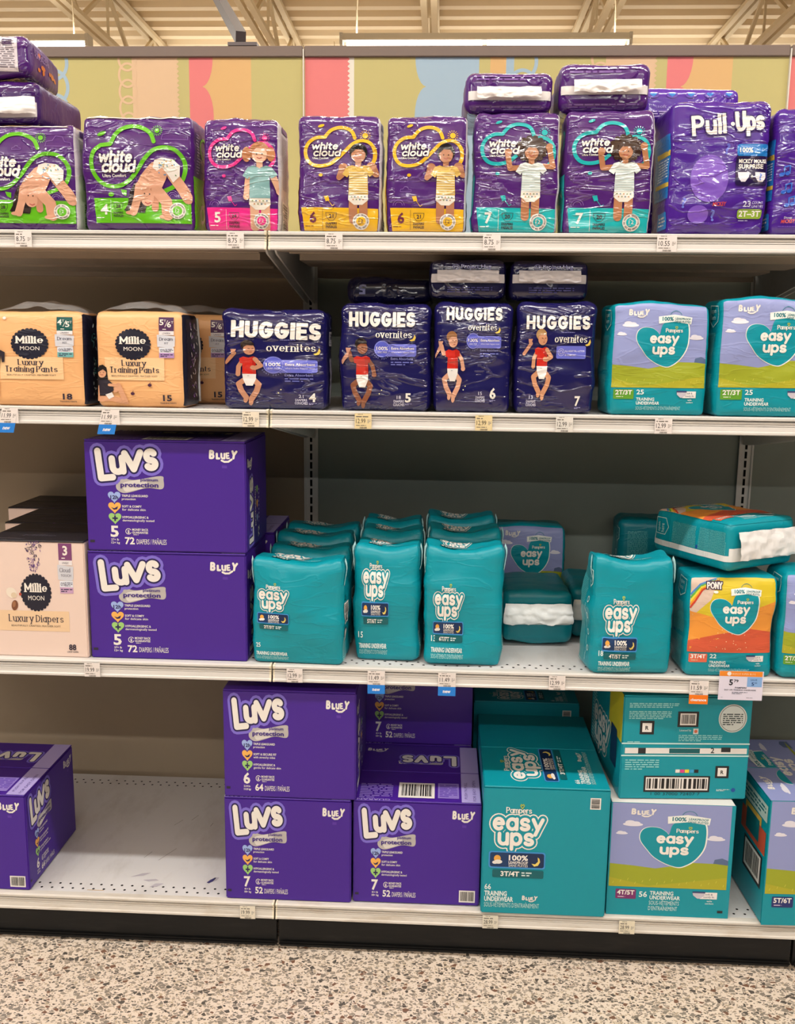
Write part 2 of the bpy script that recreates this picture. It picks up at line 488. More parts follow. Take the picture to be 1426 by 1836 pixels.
        for v in flat.verts: mp[v.index if False else v] = bm.verts.new(surf(v.co.x * W, v.co.y * H, dz * v.co.z))
        for f in flat.faces:
            a = f.verts
            ar = f.calc_area()
            if ar < 1e-12: continue
            try: nf = bm.faces.new([mp[v] for v in (a if f.normal.z > 0 else reversed(a))])
            except ValueError: continue
            nf.material_index = f.material_index; nf.smooth = bool(cuts)
        flat.free()

# ------------------------------------------------------------------ cartons
def carton(name, label, W, D, H, base, front=None, left=None, right=None, top=None, loc=(0, 0, 0), rz=0,
           group=None, topcol=None, flap_gap=0.003, cat='diaper box', back=None):
    root = thing(name, label, cat, loc, (0, 0, rz), group)
    mats = [base]
    bm = bmesh.new(); add_box(bm, -W / 2, -D / 2, 0, W / 2, D / 2, H - 0.003)
    bmesh.ops.bevel(bm, geom=bm.edges[:], offset=0.0025, segments=2, affect='EDGES')
    if front: front.build(W, H, bm, lambda u, v, o: Vector((-W / 2 + u, -D / 2 - o, v)), mats, 'card')
    obj('carton', bm, [M(c) for c in mats], root)
    for art, sd in ((left, -1), (right, 1)):
        if not art: continue
        mats = [base]; bm = bmesh.new()
        add_box(bm, sd * W / 2 - 0.0004, -D / 2 + 0.004, 0.004, sd * W / 2 + 0.0004, D / 2 - 0.004, H - 0.006)
        if sd > 0: art.build(D, H, bm, lambda u, v, o: Vector((W / 2 + 0.0005 + o, -D / 2 + u, v)), mats, 'card')
        else: art.build(D, H, bm, lambda u, v, o: Vector((-W / 2 - 0.0005 - o, D / 2 - u, v)), mats, 'card')
        obj('side_panel', bm, [M(c) for c in mats], root)
    tb = topcol or base
    fd = D / 2 - flap_gap / 2
    for k, (ya, yb) in enumerate(((-D / 2, -D / 2 + fd), (D / 2 - fd, D / 2))):
        mats = [tb]; bm = bmesh.new()
        add_box(bm, -W / 2 + 0.001, ya, H - 0.0035, W / 2 - 0.001, yb, H)
        bmesh.ops.bevel(bm, geom=bm.edges[:], offset=0.001, segments=1, affect='EDGES')
        art = top[k] if top else None
        if art: art.build(W, fd, bm, lambda u, v, o, ya=ya: Vector((-W / 2 + u, ya + v, H + 0.0002 + o)), mats, 'card')
        obj('top_flap', bm, [M(c) for c in mats], root)
    return root

# ------------------------------------------------------------------ soft packs
class Pack:
    def __init__(s, W, D, H, r=0.018, bulge=0.10, side_in=0.02, taper=0.12, lump=0.004, crease=0.0012, seed=0, sag=0.0, lean=0.0, pinch=0.0):
        s.__dict__.update(locals())
    def pt(s, x, y, z, off=0.0):
        W, D, H, r = s.W, s.D, s.H, s.r
        hx, hy = W / 2 - r, D / 2 - r
        q = Vector((min(max(x, -hx), hx), min(max(y, -hy), hy), min(max(z, r), H - r)))
        p = Vector((x, y, z)); n = p - q
        n = n.normalized() if n.length > 1e-9 else Vector((0, 0, 1))
        P = q + n * (r + off)
        xn, yn, zn = x / (W / 2), y / (D / 2), 2 * z / H - 1
        by = 1 + s.bulge * (1 - xn * xn) * (1 - zn ** 4)
        if zn > 0.2: by *= 1 - s.taper * ((zn - 0.2) / 0.8) ** 2
        P.y *= by
        P.x *= 1 + s.side_in * (1 - yn * yn) * (1 - zn * zn) - s.sag * max(zn, 0) ** 2
        if zn > 0.5: P.z += s.pinch * (xn * xn - 0.35) * ((zn - 0.5) / 0.5) ** 2
        sd = Vector((s.seed * 1.37, s.seed * 2.11, s.seed * 0.71))
        k = noise.noise(P * 11 + sd) * s.lump
        k += (abs(noise.noise(Vector((P.x * 14, P.y * 14, P.z * 42)) + sd)) - 0.2) * s.crease * 2.0
        e = max(abs(zn) - 0.6, 0) / 0.4
        k += max(noise.noise(Vector((P.x * 5 + P.z * 9, P.y * 6, P.z * 13)) + sd) - 0.1, 0) * s.lump * 1.1
        k += noise.noise(Vector((P.x * 46, P.y * 30, P.z * 22)) + sd) * s.crease * 1.6 * e
        if zn < -0.9 : k *= max(0, 1 - (-zn - 0.9) * 10)
        P += n * k
        P.y += s.lean * max(z, 0) / H
        return P
    def face(s, f):
        W, D, H = s.W, s.D, s.H
        return {'front': (W, H, lambda u, v, o: s.pt(-W / 2 + u, -D / 2, v, o)),
                'back': (W, H, lambda u, v, o: s.pt(W / 2 - u, D / 2, v, o)),
                'right': (D, H, lambda u, v, o: s.pt(W / 2, -D / 2 + u, v, o)),
                'left': (D, H, lambda u, v, o: s.pt(-W / 2, D / 2 - u, v, o)),
                'top': (W, D, lambda u, v, o: s.pt(-W / 2 + u, -D / 2 + v, H, o)),
                'bottom': (W, D, lambda u, v, o: s.pt(-W / 2 + u, D / 2 - v, 0, o))}[f]
    def grid(s, bm, f, mi=0, off=0.0, step=0.008, u0=0, u1=1, v0=0, v1=1):
        w, h, fn = s.face(f)
        nu, nv = max(4, int(w * (u1 - u0) / step)), max(4, int(h * (v1 - v0) / step))
        g = [[bm.verts.new(fn(w * (u0 + (u1 - u0) * i / nu), h * (v0 + (v1 - v0) * j / nv), off)) for j in range(nv + 1)] for i in range(nu + 1)]
        for i in range(nu):
            for j in range(nv):
                fc = bm.faces.new((g[i][j], g[i + 1][j], g[i + 1][j + 1], g[i][j + 1])); fc.material_index = mi; fc.smooth = True

def pack(name, label, P, base, front=None, left=None, right=None, top=None, bottom=None, sidecol=None, kind='film',
         loc=(0, 0, 0), rot=(0, 0, 0), group=None, seal=None, cat='diaper pack', backart=None):
    """wrapper + two side gussets (+ end seal); arts are Art sheets"""
    root = thing(name, label, cat, loc, rot, group)
    if sidecol is None: sidecol = (base, base)
    mats = [base]; bm = bmesh.new()
    for f in ('front', 'back', 'top', 'bottom'): P.grid(bm, f)
    bmesh.ops.remove_doubles(bm, verts=bm.verts[:], dist=1e-5)
    for f, art in (('front', front), ('top', top), ('bottom', bottom), ('back', backart)):
        if art:
            w, h, fn = P.face(f); art.build(w, h, bm, lambda u, v, o, fn=fn: fn(u, v, 0.0008 + o * 1.5), mats, kind, cuts=0.006)
    obj('wrapper', bm, [M(c, kind) for c in mats], root)
    for k, (f, art) in enumerate((('left', left), ('right', right))):
        mats = [sidecol[k]]; bm = bmesh.new(); P.grid(bm, f)
        if art:
            w, h, fn = P.face(f); art.build(w, h, bm, lambda u, v, o, fn=fn: fn(u, v, 0.0006 + o * 1.3), mats, 'soft', cuts=0.01)
        obj('side_gusset', bm, [M(c, 'soft') for c in mats], root)
    if seal:   # crumpled white seal across the bottom end, with a loose flap
        bm = bmesh.new(); w, h, fn = P.face('bottom')
        (v0, v1), fl = seal['band'], seal['fl']; nu = 56
        rows = []
        R = P.seed
        prof = [(v0, 0.0012), (v0 + (v1 - v0) * .33, 0.0016), (v0 + (v1 - v0) * .66, 0.0016), (v1, 0.0012)]
        for v, o in prof:
            rows.append([bm.verts.new(fn(w * (0.0 + 1.0 * i / nu), h * v, o + 0.0012 * abs(noise.noise(Vector((i * .5, v * 9, R)))))) for i in range(nu + 1)])
        for a, b in zip(rows, rows[1:]):
            for i in range(nu): bm.faces.new((a[i], a[i + 1], b[i + 1], b[i])).smooth = True
        obj('end_seal', bm, M(seal.get('col', 'e6e0dc'), 'soft'), root)
        bm = bmesh.new(); rows = []
        u0, u1 = seal.get('u', (0.12, 0.86)); nj = 14
        for j in range(nj + 1):
            t = j / nj
            row = []
            for i in range(nu + 1):
                s_ = i / nu; uu = u0 + (u1 - u0) * s_
                wob = noise.noise(Vector((s_ * 5, t * 2, R + 3))) * 0.05 + noise.noise(Vector((s_ * 16, t * 3, R))) * 0.02
                vv = (v1 + fl + 0.02 * noise.noise(Vector((s_ * 4, R, 0)))) + (v0 + (v1 - v0) * 0.15 - v1 - fl) * t + wob * t
                o = 0.005 + 0.010 * sin(pi * min(1, t * 0.62)) + 0.004 * noise.noise(Vector((s_ * 7, t * 4, R))) + 0.0022 * abs(noise.noise(Vector((s_ * 28 + t * 6, t * 5, R))))
                row.append(bm.verts.new(fn(w * uu, h * min(max(vv, 0.02), 0.98), o)))
            rows.append(row)
        for a, b in zip(rows, rows[1:]):
            for i in range(nu): bm.faces.new((a[i], a[i + 1], b[i + 1], b[i])).smooth = True
        obj('seal_flap', bm, M(seal.get('flapcol', 'ece6e2'), 'soft'), root)
    return root
# ------------------------------------------------------------------ printed designs (sheet units are arbitrary)
WH = 'ebe5dd'
def heart_pts(cx, cy, r):
    p = []
    for i in range(28):
        t = 2 * pi * i / 28
        p.append((cx + r * 1.05 * sin(t) ** 3, cy - r * (0.85 * cos(t) - 0.33 * cos(2 * t) - 0.13 * cos(3 * t) - 0.06 * cos(4 * t)) - r * .1))
    return p

LUVS, LUVD, LUVL = '441d90', '231652', '7d6cd0'
def bluey(A, x, y, h, w, z, c=WH, tk=None):
    """hand-lettered word with a swash under it"""
    tk = tk or h * .24
    A.logo(c, 'B', x, y, h, tk, z, w=w * .2, rot=3)
    A.logo(c, 'L', x + w * .25, y + h * .04, h * .74, tk, z, w=w * .16)
    A.logo(c, 'u', x + w * .42, y + h * .02, h * .98, tk * .85, z, w=w * .18)
    A.logo(c, 'E', x + w * .625, y + h * .0, h * .72, tk * .72, z, w=w * .14, rot=-6)
    A.logo(c, 'Y', x + w * .77, y - h * .02, h * .98, tk, z, w=w * .22, rot=4, sl=.1)
    A.line(c, [(x + w * .46, y + h * .14), (x + w * .56, y + h * .28), (x + w * .7, y + h * .26), (x + w * .82, y + h * .02)], tk * .9, z)

def luvs_logo(A):
    for ch, x, y, h, w, rot in (('L', 518, 862, 170, 92, -6), ('u', 580, 830, 136, 84, -5), ('V', 644, 816, 114, 112, -4), ('S', 750, 806, 114, 76, -3)):
        A.logo(WH, ch, x, y, h, 33, 4, w=w, rot=rot, grow=((48, LUVL, -2), (18, LUVD, -1), (0, WH, 0)))

def art_luvs(size, count, wt, soft='SOFT & COMFY|for delicate skin', hypo='HYPOALLERGENIC &|dermatologically tested', barcode=False):
    A = Art(450, 650, 1258, 1213)
    A.poly('b9b3b0', sp([(612, 865), (640, 842), (700, 850), (830, 828), (846, 850), (838, 893), (760, 890), (660, 916), (622, 910), (605, 890)], True), 1)
    A.poly('d9d4cf', sp([(640, 868), (700, 852), (760, 846), (750, 886), (690, 904), (650, 908)], True), 1.5)
    luvs_logo(A)
    A.text('3a1d7d', 'platinum', 818, 855, 15, 6, w=88, bold=.02, al='R')
    A.text('3a1d7d', 'protection', 820, 885, 22, 6, w=192, bold=.035, al='R')
    rows = ((938, '9db2e6', 'TRIPLE LEAKGUARD|protection'), (992, 'efb258', soft), (1047, '9ccb74', hypo))
    for y, c, tx in rows:
        A.poly(c, heart_pts(594, y, 31), 1)
        a, b = tx.split('|')
        A.text(WH, a, 632, y - 2, 11, 2, w=8.3 * len(a), bold=.02)
        A.text(WH, b, 632, y + 14, 11, 2, w=7.0 * len(b), bold=.01)
    A.text(LUVD, '12h', 594, 948, 18, 2, w=40, bold=.03, al='C')
    A.poly(LUVD, [(576, 990), (592, 995), (612, 984), (606, 1000), (590, 1003)], 2)
    A.rect(LUVD, 590, 1032, 598, 1060, 2); A.rect(LUVD, 580, 1042, 608, 1050, 2)
    A.text(WH, size, 568, 1140, 54, 1, w=42, bold=.07)
    A.text(WH, wt[0], 570, 1160, 10, 1, w=40, bold=.02); A.text(WH, wt[1], 570, 1176, 10, 1, w=44, bold=.02)
    A.ring(WH, 660, 1112, 14, 3, 1, 20, 330); A.text(WH, '$', 660, 1120, 15, 1, al='C', bold=.02)
    A.text(WH, 'MONEY BACK', 679, 1108, 11, 1, w=82, bold=.02); A.text(WH, 'GUARANTEE', 679, 1123, 11, 1, w=80, bold=.02)
    A.fine(WH, 684, 1126, 740, 1132, 1, 1)
    A.text(WH, count, 640, 1177, 34, 1, w=50, bold=.04)
    A.text(WH, 'DIAPERS / PAÑALES', 700, 1177, 26, 1, w=152)
    bluey(A, 1076, 738, 46, 138, 2)
    A.rect('2a2436', 462, 1159, 486, 1172, 1)
    A.fine('5a35a4', 1140, 768, 1196, 784, 1, 1, th=.9)
    if barcode: A.bars(1130, 1128, 1232, 1194, 1)
    return A

def art_luvs_side(vertical=True):
    """side panel: logo running up the panel"""
    A = Art(0, 0, 300, 250)
    if vertical:
        for ch, y, x, h, w in (('L', 235, 92, 62, 36), ('u', 200, 92, 48, 34), ('V', 162, 90, 46, 40), ('S', 122, 90, 46, 36)):
            A.logo(WH, ch, x, y, h, 12, 4, w=w, rot=-90, grow=((18, LUVL, -2), (7, LUVD, -1), (0, WH, 0)))
        A.text(WH, 'protection', 128, 205, 14, 2, w=92, rot=-90, bold=.02)
        A.text(WH, '72', 176, 236, 18, 2, rot=-90, bold=.03); A.fine('b8a6da', 168, 120, 178, 205, 9, 2)
        for i, c in enumerate(('9db2e6', 'efb258', '9ccb74')): A.poly(c, heart_pts(150, 190 - i * 34, 11), 1)
        bluey(A, 20, 60, 20, 60, 2)
    return A

def art_luvs_top_front():
    A = Art(0, 0, 300, 160)
    A.text('b9a8de', 'GUARANTEE', 86, 152, 8, 1, w=110, rot=180); A.fine('9079c8', 12, 70, 90, 150, 9, 1)
    A.bars(104, 62, 190, 142, 1); A.rect('8d78c6', 198, 60, 248, 140, 1); A.fine('5a3aa8', 202, 66, 244, 134, 8, 2)
    A.rect('b0a3dc', 254, 0, 298, 158, 1); A.text('3a1d7d', 'FOR EASY OPEN', 288, 150, 7, 2, rot=-90, w=110); A.text('3a1d7d', "PUSH 'N PULL", 268, 140, 7, 2, rot=-90, w=88)
    return A
def art_luvs_top_back(size, count):
    A = Art(0, 0, 300, 160)
    A.rect('b0a3dc', 254, 2, 298, 160, 1)
    for ch, x, h, w in (('L', 244, 62, 34), ('u', 206, 48, 30), ('V', 172, 46, 36), ('S', 134, 46, 30)):
        A.logo(WH, ch, x, 62, h, 12, 4, w=w, rot=180, grow=((16, LUVL, -2), (6, LUVD, -1), (0, WH, 0)))
    A.rect('b9b3b0', 132, 92, 210, 116, 2, 8); A.text('3a1d7d', 'protection', 206, 98, 12, 3, rot=180, w=70)
    A.text(WH, size, 118, 60, 26, 2, rot=180, bold=.04); A.text(WH, count, 118, 100, 16, 2, rot=180, bold=.03)
    bluey(A, 12, 40, 18, 52, 2)
    return A

# ---- people printed on packs: flat figures of skin, hair and clothes
def limb(A, c, pts, w, z): A.line(c, pts, w, z)
def face(A, x, y, r, z, eye='3a2a22', mouth='a8544a'):
    A.ell(eye, x - r * .36, y - r * .05, r * .1, r * .09, z); A.ell(eye, x + r * .36, y - r * .05, r * .1, r * .09, z)
    A.line(mouth, [(x - r * .3, y + r * .42), (x, y + r * .55), (x + r * .3, y + r * .42)], r * .12, z)

def kid_bend(A, sk='d9a184', hair='2b1d1c', dia='ece4dc'):
    A.poly(hair, [(700, 965), (672, 1020), (660, 1085), (640, 1118), (690, 1128), (752, 1130), (762, 1090), (748, 1000)], 5)
    limb(A, sk, [(905, 930), (955, 1000), (986, 1052)], 58, 5)
    A.line('c98d70', [(782, 960), (806, 1040), (808, 1105)], 38, 5)
    A.poly(sk, [(840, 842), (790, 868), (735, 930), (706, 985), (716, 1035), (760, 1030), (800, 985), (850, 960), (900, 900)], 6)
    limb(A, sk, [(725, 985), (712, 1060), (690, 1126)], 42, 7); A.ell(sk, 674, 1130, 26, 11, 7)
    A.ell(sk, 766, 1048, 36, 46, 6); A.ell('3a2a22', 778, 1030, 4, 4, 7); A.ell('3a2a22', 752, 1028, 4, 4, 7); A.line('b0584f', [(755, 1075), (768, 1082), (782, 1076)], 6, 7)
    limb(A, sk, [(850, 915), (818, 985), (818, 1010), (868, 1070), (876, 1140)], 62, 7); A.ell(sk, 858, 1150, 28, 12, 7)
    A.poly(dia, [(812, 850), (850, 838), (910, 846), (948, 880), (944, 935), (906, 968), (886, 935), (852, 890), (822, 908), (800, 890)], 8)
    R = random.Random(4)
    for i in range(26): A.ell(R.choice(('5b8fb5', 'd9a34a', '6a9a56')), R.uniform(830, 936), R.uniform(852, 945) if i % 2 else R.uniform(850, 880), 5, 3, 9, R.uniform(0, 90), 8)

def kid_stand(A, x, y, s, sk, hair, shirt, kind, stripe=None):
    """upright child: (x,y) chin, s head radius"""
    def P(a, b): return (x + a * s, y + b * s)
    def L(c, pts, w, z): A.line(c, [P(*p) for p in pts], w * s, z)
    if kind == 'girl':
        A.ell(hair, *P(-1.45, -.9), .5 * s, .85 * s, 4); A.ell(hair, *P(1.25, -.95), .45 * s, .8 * s, 4)
        A.ell(hair, *P(0, -1.2), 1.12 * s, 1.15 * s, 4)
    if kind == 'curly':
        A.ell(hair, *P(0, -1.35), 1.75 * s, 1.55 * s, 4, n=20)
        for i in range(14): A.ell(hair, *P(1.62 * cos(i * .45), -1.35 + 1.42 * sin(i * .45)), .38 * s, .36 * s, 4, n=10)
    if kind == 'boy': A.ell(hair, *P(0, -1.25), 1.08 * s, 1.15 * s, 4)
    # legs
    L(sk, [(-.6, 4.3), (-.62, 5.8), (-.6, 7.2)], 1.0, 5); L(sk, [(.62, 4.3), (.62, 5.8), (.62, 7.2)], 1.0, 5)
    # arms
    if kind == 'girl':
        L(sk, [(-1.15, .9), (-1.4, 2.4), (-1.5, 3.6)], .62, 5); L(sk, [(1.15, .8), (1.75, 2.2), (2.05, 3.1)], .62, 5)
        A.ell(sk, *P(-1.5, 3.8), .36 * s, .42 * s, 6); A.ell(sk, *P(2.1, 3.2), .36 * s, .4 * s, 6)
    elif kind == 'boy':
        L(sk, [(-1.2, .9), (-2.3, 1.9), (-1.95, .8)], .66, 5); L(sk, [(1.2, .8), (2.1, 1.5), (1.75, .55)], .66, 5)
        A.ell(sk, *P(-1.8, .6), .55 * s, .5 * s, 6); A.ell(sk, *P(1.55, .45), .55 * s, .5 * s, 6)
    else:
        L(sk, [(-1.3, 1.0), (-2.6, 1.1), (-2.9, -.6)], .66, 5); L(sk, [(1.3, .8), (2.6, .85), (2.2, -1.3)], .66, 5)
        A.ell(sk, *P(-2.85, -.9), .44 * s, .48 * s, 6); A.ell(sk, *P(2.15, -1.6), .44 * s, .48 * s, 6)
    A.poly('e9e2d6', [P(-1.15, 3.9), P(1.15, 3.9), P(1.2, 4.7), P(.5, 5.3), P(-.5, 5.3), P(-1.2, 4.7)], 6)
    for i in range(9): A.ell(('7a8f5a', 'c98a58', '4a6f8a')[i % 3], *P(-.8 + .2 * i, 4.3 + .35 * (i % 2)), .1 * s, .08 * s, 7, n=8)
    L(sk, [(0, -.2), (0, .5)], .7, 6)
    A.poly(shirt, [P(-.75, .35), P(-1.35, .55), P(-1.9, 1.5), P(-1.3, 1.9), P(-1.1, 1.55), P(-1.15, 4.0), P(1.2, 4.0), P(1.1, 1.5), P(1.35, 1.8), P(1.9, 1.35), P(1.35, .5), P(.75, .35), P(0, .6)], 7)
    if stripe:
        for i in range(9): A.rect(stripe, x - 1.1 * s, y + (1.2 + .31 * i) * s, x + 1.1 * s, y + (1.34 + .31 * i) * s, 8)
    A.ell(sk, *P(0, -.95), .85 * s, 1.0 * s, 8)
    if kind != 'curly': A.poly(hair, [P(-.88, -1.1), P(-.75, -1.75), P(0, -2.15), P(.75, -1.75), P(.88, -1.1), P(.5, -1.6), P(-.3, -1.65)], 9)
    else: A.poly(hair, [P(-.9, -.9), P(-.9, -1.8), P(0, -2.2), P(.9, -1.8), P(.9, -.9), P(.5, -1.55), P(-.4, -1.55)], 9)
    face(A, x, y - .9 * s, .85 * s, 9)

WCP = '4d1d70'
def art_wc(size, count, col, kid, txt='3b1650', wide=False, ringtxt=None):
    A = Art(545, 385, 940, 972)
    if wide: A = Art(412, 610, 1008, 1226)
    thin = '8a62ad'
    R = random.Random(7)
    def cloudlet(x, y, s): A.line(thin, [(x - 1.3 * s, y), (x - 1.2 * s, y - .5 * s), (x - .6 * s, y - .6 * s), (x - .3 * s, y - 1.1 * s), (x + .4 * s, y - 1.0 * s), (x + .6 * s, y - .5 * s), (x + 1.2 * s, y - .4 * s), (x + 1.25 * s, y)], 2.2, 1, closed=True)
    if not wide:
        for x, y, s in ((618, 715, 26), (640, 765, 22), (830, 425, 20), (600, 700, 20)): cloudlet(x, y, s)
        A.ring(thin, 605, 835, 28, 2.5, 1, 180, 360); A.ring(thin, 605, 835, 18, 2.5, 1, 180, 360)
        A.ell(col, 868, 487, 14, 14, 2)
        for i in range(14): a = i * pi / 7; A.line(col, [(868 + 19 * cos(a), 487 + 19 * sin(a)), (868 + 26 * cos(a), 487 + 26 * sin(a))], 2.4, 2)
        A.ell(col, 655, 684, 10, 8, 2); A.poly(col, [(670, 790), (692, 788), (698, 812), (680, 816)], 2); A.line(col, [(692, 812), (712, 840), (722, 832)], 2.4, 2)
        A.line(thin, [(556, 470), (580, 455), (600, 470), (590, 440)], 2, 1); A.ell(col, 655, 437, 16, 7, 2, -20)
        pts = [(818, 500), (806, 470), (782, 452), (742, 446), (705, 458), (680, 484), (674, 494), (630, 498), (594, 524), (580, 562), (588, 602), (614, 630), (655, 638), (700, 628), (735, 602), (770, 566), (806, 530), (846, 512), (884, 520), (908, 548), (914, 590), (905, 622), (880, 652)]
        A.line(col, sp(pts[:6]) + sp(pts[6:]), 17, 2)
        A.logo(WH, 'white', 608, 558, 38, 7.4, 5, w=128, sl=.18, gap=.26, grow=((6, '2e1046', -1), (0, WH, 0)))
        A.logo(WH, 'cloud', 616, 591, 38, 7.4, 5, w=132, sl=.18, gap=.24, grow=((6, '2e1046', -1), (0, WH, 0)))
        A.text(WH, 'Ultra Comfort', 616, 604, 9.5, 4, w=76, bold=.02)
        bx0, bx1, by0, by1 = 562, 930, 846, 968
        sx, sy, ix, cx, cy, rr = 600, 922, 706, 850, 916, 40
    else:
        for x, y, s in ((920, 740, 55), (495, 1015, 34), (690, 760, 20)): cloudlet(x, y, s)
        for r in (34, 24, 14): A.ring(thin, 900, 1042, r, 3, 1, 180, 360)
        A.ell(col, 824, 692, 14, 14, 2)
        for i in range(16): a = i * pi / 8; A.line(col, [(824 + 20 * cos(a), 692 + 20 * sin(a)), (824 + 29 * cos(a), 692 + 29 * sin(a))], 3, 2)
        A.ell(col, 520, 708, 26, 10, 2, -20); A.line(thin, [(430, 740), (470, 700), (500, 720), (480, 690)], 2.5, 1)
        A.ell(col, 568, 1032, 16, 12, 2); A.poly(col, [(622, 1005), (655, 1010), (652, 1042), (630, 1030)], 2)
        pts = [(808, 752), (790, 710), (752, 682), (700, 668), (640, 678), (598, 710), (574, 752), (566, 764), (515, 770), (478, 804), (464, 850), (470, 905), (502, 958), (556, 986), (616, 986), (668, 958), (712, 910), (752, 850), (800, 802), (856, 784), (918, 794), (962, 838), (974, 890), (958, 950), (915, 985), (862, 1010)]
        A.line(col, sp(pts[:8]) + sp(pts[8:]), 22, 2)
        A.logo(WH, 'white', 500, 864, 66, 12.5, 5, w=186, sl=.16, gap=.26, grow=((9, '2e1046', -1), (0, WH, 0)))
        A.logo(WH, 'cloud', 516, 916, 66, 12.5, 5, w=186, sl=.16, gap=.24, grow=((9, '2e1046', -1), (0, WH, 0)))
        A.text(WH, 'Ultra Comfort', 522, 940, 16, 4, w=132, bold=.02)
        bx0, bx1, by0, by1 = 468, 1000, 1050, 1186
        sx, sy, ix, cx, cy, rr = 505, 1138, 606, 928, 1118, 44
    A.poly(col, [(bx0, by0), (bx1, by0 + 6), (bx1, by1), (bx0 + 12, by1 - 2)], 2)
    numc = WH if txt == 'w' else '6a1f3e'
    A.text(numc, size, sx, sy, 50 if not wide else 52, 4, w=34 if not wide else 44, bold=.06)
    A.fine(WH if txt == 'w' else '8a5a1e', sx - 22, sy + 14, sx + 66, sy + 22, 1, 4)
    A.line('6a4a30' if txt != 'w' else WH, [(ix - 42, by0 + 12), (ix - 42, by1 - 12)], 1.5, 4)
    d = '3a2a30'
    A.line(d, [(ix - 26, by0 + 28), (ix + 26, by0 + 28), (ix + 24, by0 + 48), (ix + 10, by0 + 66), (ix - 10, by0 + 66), (ix - 24, by0 + 48)], 2.2, 4, closed=True)
    A.text(d, count, ix, by0 + 54, 18, 4, al='C', bold=.03)
    A.text(d, 'DIAPERS', ix, by0 + 86, 11, 4, w=54, al='C', bold=.03); A.text(d, 'PAÑALES', ix, by0 + 103, 11, 4, w=54, al='C', bold=.03)
    if wide: A.rect('d9d3d0', 430, 612, 968, 624, 3)
    kid(A)
    A.ell('e9e2da', cx, cy, rr, rr, 10, n=32); A.ell(col, cx, cy, rr * .58, rr * .58, 11, n=28)
    A.text(WH if txt == 'w' else '4a2a20', '12', cx, cy + 8, 18, 12, al='C', w=22)
    A.fine(WH if txt == 'w' else '4a2a20', cx - 10, cy - 16, cx + 10, cy - 12, 1, 12); A.fine(WH if txt == 'w' else '4a2a20', cx - 12, cy + 12, cx + 12, cy + 16, 1, 12)
    for word, a0, a1, flip in (('9X FASTER ABSORPTION', 160, 380, 1), ('DRY AND FRESH', 145, 35, -1)):
        n = len(word)
        for i, ch in enumerate(word):
            if ch == ' ': continue
            a = radians(a0 + (a1 - a0) * (i + .5) / n); r_ = rr * (.72 if flip > 0 else .9)
            A.text('3a2a30', ch, cx + r_ * cos(a), cy + r_ * sin(a), rr * .17, 12, al='C', rot=math.degrees(a) + 90 * flip, bold=.02)
    return A

def art_wc_side(col, count='', white=False):
    A = Art(0, 0, 130, 250)
    if white:
        A.fine('8d8790', 30, 30, 100, 150, 34, 1, seed=5); A.rect('4a2a6a', 40, 8, 100, 22, 1); A.bars(28, 176, 104, 244, 1, vert=False)
    else:
        A.rect(col, 8, 128, 122, 244, 1); A.ell('e9e2da', 65, 205, 22, 22, 2); A.ell(col, 65, 205, 13, 13, 3)
        A.text(WH, count, 84, 160, 20, 2, rot=90, bold=.04); A.ring(col, 80, 60, 24, 6, 1, 120, 400); A.fine('a98bc4', 28, 30, 46, 120, 14, 1)
    return A

